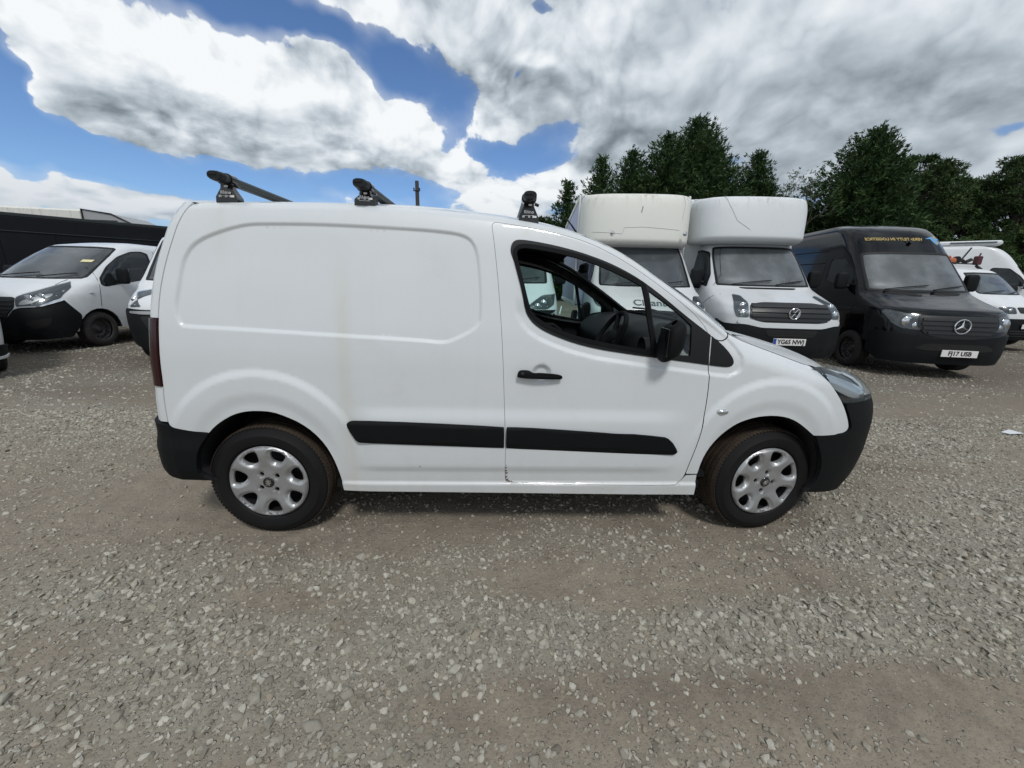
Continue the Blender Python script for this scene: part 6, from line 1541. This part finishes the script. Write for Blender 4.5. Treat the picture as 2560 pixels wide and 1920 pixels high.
idx = np.arange(nx * ny).reshape(nx, ny); Q = np.stack([idx[:-1, :-1], idx[1:, :-1], idx[1:, 1:], idx[:-1, 1:]], -1).reshape(-1, 4)
def ground_mat():
    m, k, b = new_mat('compacted_stony_earth')
    co = k.n('ShaderNodeTexCoord').outputs['Object']; at = k.n('ShaderNodeAttribute', attribute_name='loose').outputs['Fac']
    n1 = k.noise(co, .8, 5, .6); n2 = k.noise(co, 9, 6, .7); n3 = k.noise(co, 70, 4, .7)
    dirt = k.mix(n1, (.240, .200, .155, 1), (.335, .292, .232, 1)); dirt = k.mix(k.m('MULTIPLY', k.sm(n2, .35, .7), .45), dirt, (.150, .132, .108, 1))
    damp = k.sm(k.noise(co, .45, 5, .7), .56, .68); dirt = k.mix(k.m('MULTIPLY', damp, .40), dirt, (.085, .066, .052, 1))
    grey = k.mix(n2, (.235, .215, .175, 1), (.34, .315, .262, 1))
    c = k.mix(k.sm(at, .3, .8), dirt, grey)
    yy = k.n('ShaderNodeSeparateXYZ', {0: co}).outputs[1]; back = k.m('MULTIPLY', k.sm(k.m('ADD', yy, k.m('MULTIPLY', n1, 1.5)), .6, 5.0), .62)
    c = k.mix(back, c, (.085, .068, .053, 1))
    wet = k.m('MULTIPLY', k.n('ShaderNodeAttribute', attribute_name='damp').outputs['Fac'], k.m('MULTIPLY_ADD', n2, .9, .25), clamp=True)
    c = k.mix(k.m('MULTIPLY', wet, .85), c, (.075, .052, .040, 1))
    # small embedded chips
    vo = k.n('ShaderNodeTexVoronoi', {0: co}, feature='F1'); vo.inputs['Scale'].default_value = 85; vo.inputs['Randomness'].default_value = 1
    chip = k.m('MULTIPLY', k.sm(vo.outputs['Distance'], .30, .20), k.sm(k.m('ADD', vo.outputs['Color'], k.m('MULTIPLY', at, .45)), .42, .52))
    tonec = k.mix(vo.outputs['Color'], (.13, .115, .095, 1), (.43, .41, .35, 1)); c = k.mix(k.m('MULTIPLY', chip, k.m('MULTIPLY_ADD', back, -.45, .72)), c, tonec)
    vo2 = k.n('ShaderNodeTexVoronoi', {0: co}, feature='F1'); vo2.inputs['Scale'].default_value = 38
    chip2 = k.m('MULTIPLY', k.sm(vo2.outputs['Distance'], .34, .24), k.sm(k.m('ADD', vo2.outputs['Color'], k.m('MULTIPLY', at, .6)), .70, .80))
    c = k.mix(k.m('MULTIPLY', chip2, .7), c, (.40, .375, .32, 1))
    c = k.mix(k.m('MULTIPLY', k.sm(n3, .35, .75), .32), c, (.10, .088, .072, 1))
    k.put(b.inputs['Base Color'], c); b.inputs['Roughness'].default_value = .93; b.inputs['Specular IOR Level'].default_value = .2
    hgt = k.m('ADD', k.m('MULTIPLY', n2, .8), k.m('MULTIPLY_ADD', n3, .35, k.m('MULTIPLY_ADD', chip, .30, k.m('MULTIPLY', chip2, .5))))
    bp = k.n('ShaderNodeBump', {'Strength': 1.0, 'Distance': .016, 'Height': hgt}); k.put(b.inputs['Normal'], bp.outputs[0])
    return m
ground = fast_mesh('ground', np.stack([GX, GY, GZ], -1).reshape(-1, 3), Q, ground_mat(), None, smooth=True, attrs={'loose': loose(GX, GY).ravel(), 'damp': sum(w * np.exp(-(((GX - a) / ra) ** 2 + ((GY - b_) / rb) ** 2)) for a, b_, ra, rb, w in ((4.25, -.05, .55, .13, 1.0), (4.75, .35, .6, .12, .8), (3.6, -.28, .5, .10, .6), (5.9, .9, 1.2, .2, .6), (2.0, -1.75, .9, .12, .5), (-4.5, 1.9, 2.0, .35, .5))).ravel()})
ground['kind'] = 'structure'

def stone_mat():
    m, k, b = new_mat('crushed_stone')
    at = k.n('ShaderNodeAttribute', attribute_name='tone').outputs['Fac']; oi = k.n('ShaderNodeObjectInfo').outputs['Random']
    co = k.n('ShaderNodeTexCoord').outputs['Object']
    t = k.m('FRACT', k.m('ADD', at, k.m('MULTIPLY', oi, 3.7)))
    c = k.ramp(t, [(0, (.18, .163, .132)), (.2, (.265, .245, .20)), (.6, (.36, .338, .285)), (.88, (.48, .46, .395)), (1, (.30, .255, .195))])
    c = k.mix(k.m('MULTIPLY', k.sm(k.noise(co, 90, 5, .7), .4, .75), .45), c, (.21, .185, .15, 1))
    k.put(b.inputs['Base Color'], c); b.inputs['Roughness'].default_value = .88; b.inputs['Specular IOR Level'].default_value = .25
    bp = k.n('ShaderNodeBump', {'Strength': .6, 'Distance': .003, 'Height': k.noise(co, 160, 4, .7)}); k.put(b.inputs['Normal'], bp.outputs[0])
    return m
M_STONE = stone_mat()
def ico(sub):
    import bmesh
    bm = bmesh.new(); bmesh.ops.create_icosphere(bm, subdivisions=sub, radius=1); V = np.array([v.co[:] for v in bm.verts]); T = np.array([[v.index for v in f.verts] for f in bm.faces]); bm.free(); return V, T
def stone_shape(rng, V, soft=14):
    d = rng.normal(0, 1, (11, 3)); d /= np.linalg.norm(d, axis=1)[:, None]; o = rng.uniform(.62, 1.0, 11)
    c = np.maximum(V @ d.T, 1e-3) / o; r = (np.sum(c ** soft, 1)) ** (-1 / soft)
    P = V * r[:, None]; P *= rng.uniform((.85, .68, .48), (1.12, .95, .80)); return P / np.abs(P).max()
rng = np.random.default_rng(11)
Vn, Tn = ico(3); Vm, Tm = ico(2); Vl, Tl = ico(1)
Vo = np.array([(1,0,0),(-1,0,0),(0,1,0),(0,-1,0),(0,0,1),(0,0,-1)], float); To = np.array([(0,2,4),(2,1,4),(1,3,4),(3,0,4),(2,0,5),(1,2,5),(3,1,5),(0,3,5)])
tiny_sh = [Vo * rng.uniform((.8,.6,.5),(1.1,1,.9)) + rng.normal(0, .18, Vo.shape) for _ in range(16)]
near_sh = [stone_shape(rng, Vn) for _ in range(12)]; mid_sh = [stone_shape(rng, Vm) for _ in range(14)]; low_sh = [stone_shape(rng, Vl) for _ in range(16)]
CAMP = np.array((1.199, -2.767, 1.366))
def scatter(n, x0, x1, y0, y1, smin, smax, pw, bias, pe):
    x = rng.uniform(x0, x1, n); y = y0 + (y1 - y0) * rng.uniform(0, 1, n) ** pe
    p = loose(x, y); k = rng.uniform(0, 1, n) < np.clip((p - bias) * 1.5, .04, 1) ; x, y, p = x[k], y[k], p[k]
    # keep what a viewer near the photographer could see
    k = np.abs(x - 1.2) < 2.4 + (y + 2.77) * 1.75; x, y, p = x[k], y[k], p[k]
    s = smin * (smax / smin) ** (rng.uniform(0, 1, len(x)) ** pw) * (.8 + .35 * p); return x, y, s
xs, ys, ss = [], [], []
for a in ((125000, -4.5, 7.5, -2.3, 1.2, .0050, .019, 1.25, .02, 1.0), (6500, -4.5, 7.5, -2.3, 1.0, .012, .027, 1.7, .24, 1.0), (220, -4.5, 7.5, -2.2, 1.0, .022, .038, 1.5, .0, 1.0), (82000, -9, 14, 1.0, 9.5, .007, .024, 1.5, .12, 1.25), (30000, -10, 22, 6.0, 22, .012, .030, 1.5, .20, 1.2)):
    x, y, s = scatter(*a); xs.append(x); ys.append(y); ss.append(s)
X, Y, S_ = np.concatenate(xs), np.concatenate(ys), np.concatenate(ss)
ok = np.ones(len(X), bool)
for wx, wy in ((0, -.77), (2.728, -.745)): ok &= ~((np.abs(X - wx) < .085) & (np.abs(Y - wy) < .11))
X, Y, S_ = X[ok], Y[ok], S_[ok]; Z = height(X, Y)
dist = np.sqrt((X - CAMP[0]) ** 2 + (Y - CAMP[1]) ** 2 + 1.8); app = S_ / dist
hid = (X > -.45) & (X < 3.2) & (Y > -.6) & (Y < 4)              # under the van: not in view
order = np.argsort(-np.where(hid, 0, app)); top = order[:300]; rest = order[300:]
def rots(n): 
    a = rng.uniform(0, 6.283, n); t = rng.normal(0, .22, (n, 2)); ca, sa = np.cos(a), np.sin(a)
    R = np.zeros((n, 3, 3)); R[:, 0, 0] = ca; R[:, 0, 1] = -sa; R[:, 1, 0] = sa; R[:, 1, 1] = ca; R[:, 2, 2] = 1; R[:, 2, 0] = t[:, 0]; R[:, 2, 1] = t[:, 1]; R[:, 0, 2] = -t[:, 0]; return R
sm_ = []
for i, P in enumerate(near_sh):
    me = bpy.data.meshes.new('stone'); me.from_pydata(P.tolist(), [], Tn.tolist()); me.materials.append(M_STONE); me.polygons.foreach_set('use_smooth', np.ones(len(Tn), bool)); me.set_sharp_from_angle(angle=rad(38)); sm_.append(me)
for k in top:
    o = bpy.data.objects.new('stone', sm_[int(rng.integers(12))]); link(o, ground); s = float(S_[k]); o.scale = (s, s, s * rng.uniform(.8, 1.1))
    o.location = (X[k], Y[k], Z[k] + s * .10); o.rotation_euler = (rng.normal(0, .2), rng.normal(0, .2), rng.uniform(0, 6.28))
VV, TT, AA = [], [], []; base = 0
a_ = app[rest]; near = rest[a_ > .0085]; mid_ = rest[(a_ <= .0085) & (a_ > .0042)]; tiny = rest[a_ <= .0042]
print('stones', len(near), len(mid_), len(tiny))
for ids, shapes, T0 in ((near, mid_sh, Tm), (mid_, low_sh, Tl), (tiny, tiny_sh, To)):
    sh_ = rng.integers(0, len(shapes), len(ids))
    for q in range(len(shapes)):
        I = ids[sh_ == q]
        if len(I) == 0: continue
        R = rots(len(I)); P = shapes[q]; s = S_[I] * np.minimum(1, 1); V = np.einsum('nij,vj->nvi', R, P) * s[:, None, None] + np.stack([X[I], Y[I], Z[I] + s * .06], 1)[:, None, :]
        nv = len(P); VV.append(V.reshape(-1, 3)); TT.append((T0[None] + (base + np.arange(len(I)) * nv)[:, None, None]).reshape(-1, 3)); base += len(I) * nv
        AA.append(np.repeat(rng.uniform(0, 1, len(I)), nv))
o = fast_mesh('gravel', np.concatenate(VV), np.concatenate(TT), M_STONE, None, smooth=False, attrs={'tone': np.concatenate(AA)})
tag(o, 'loose pale grey crushed stone scattered over the yard', 'gravel', kind='stuff')
print('gravel tris', sum(len(t) for t in TT))
b = MB(); b.add([(6.38, .66, .03), (6.50, .64, .045), (6.56, .70, .03), (6.47, .74, .05), (6.36, .72, .028)], [(0, 1, 2, 3, 4)]); tag(b.build('litter_scrap', M_VWHITE), 'crumpled scrap of white litter lying on the gravel at the right', 'litter')
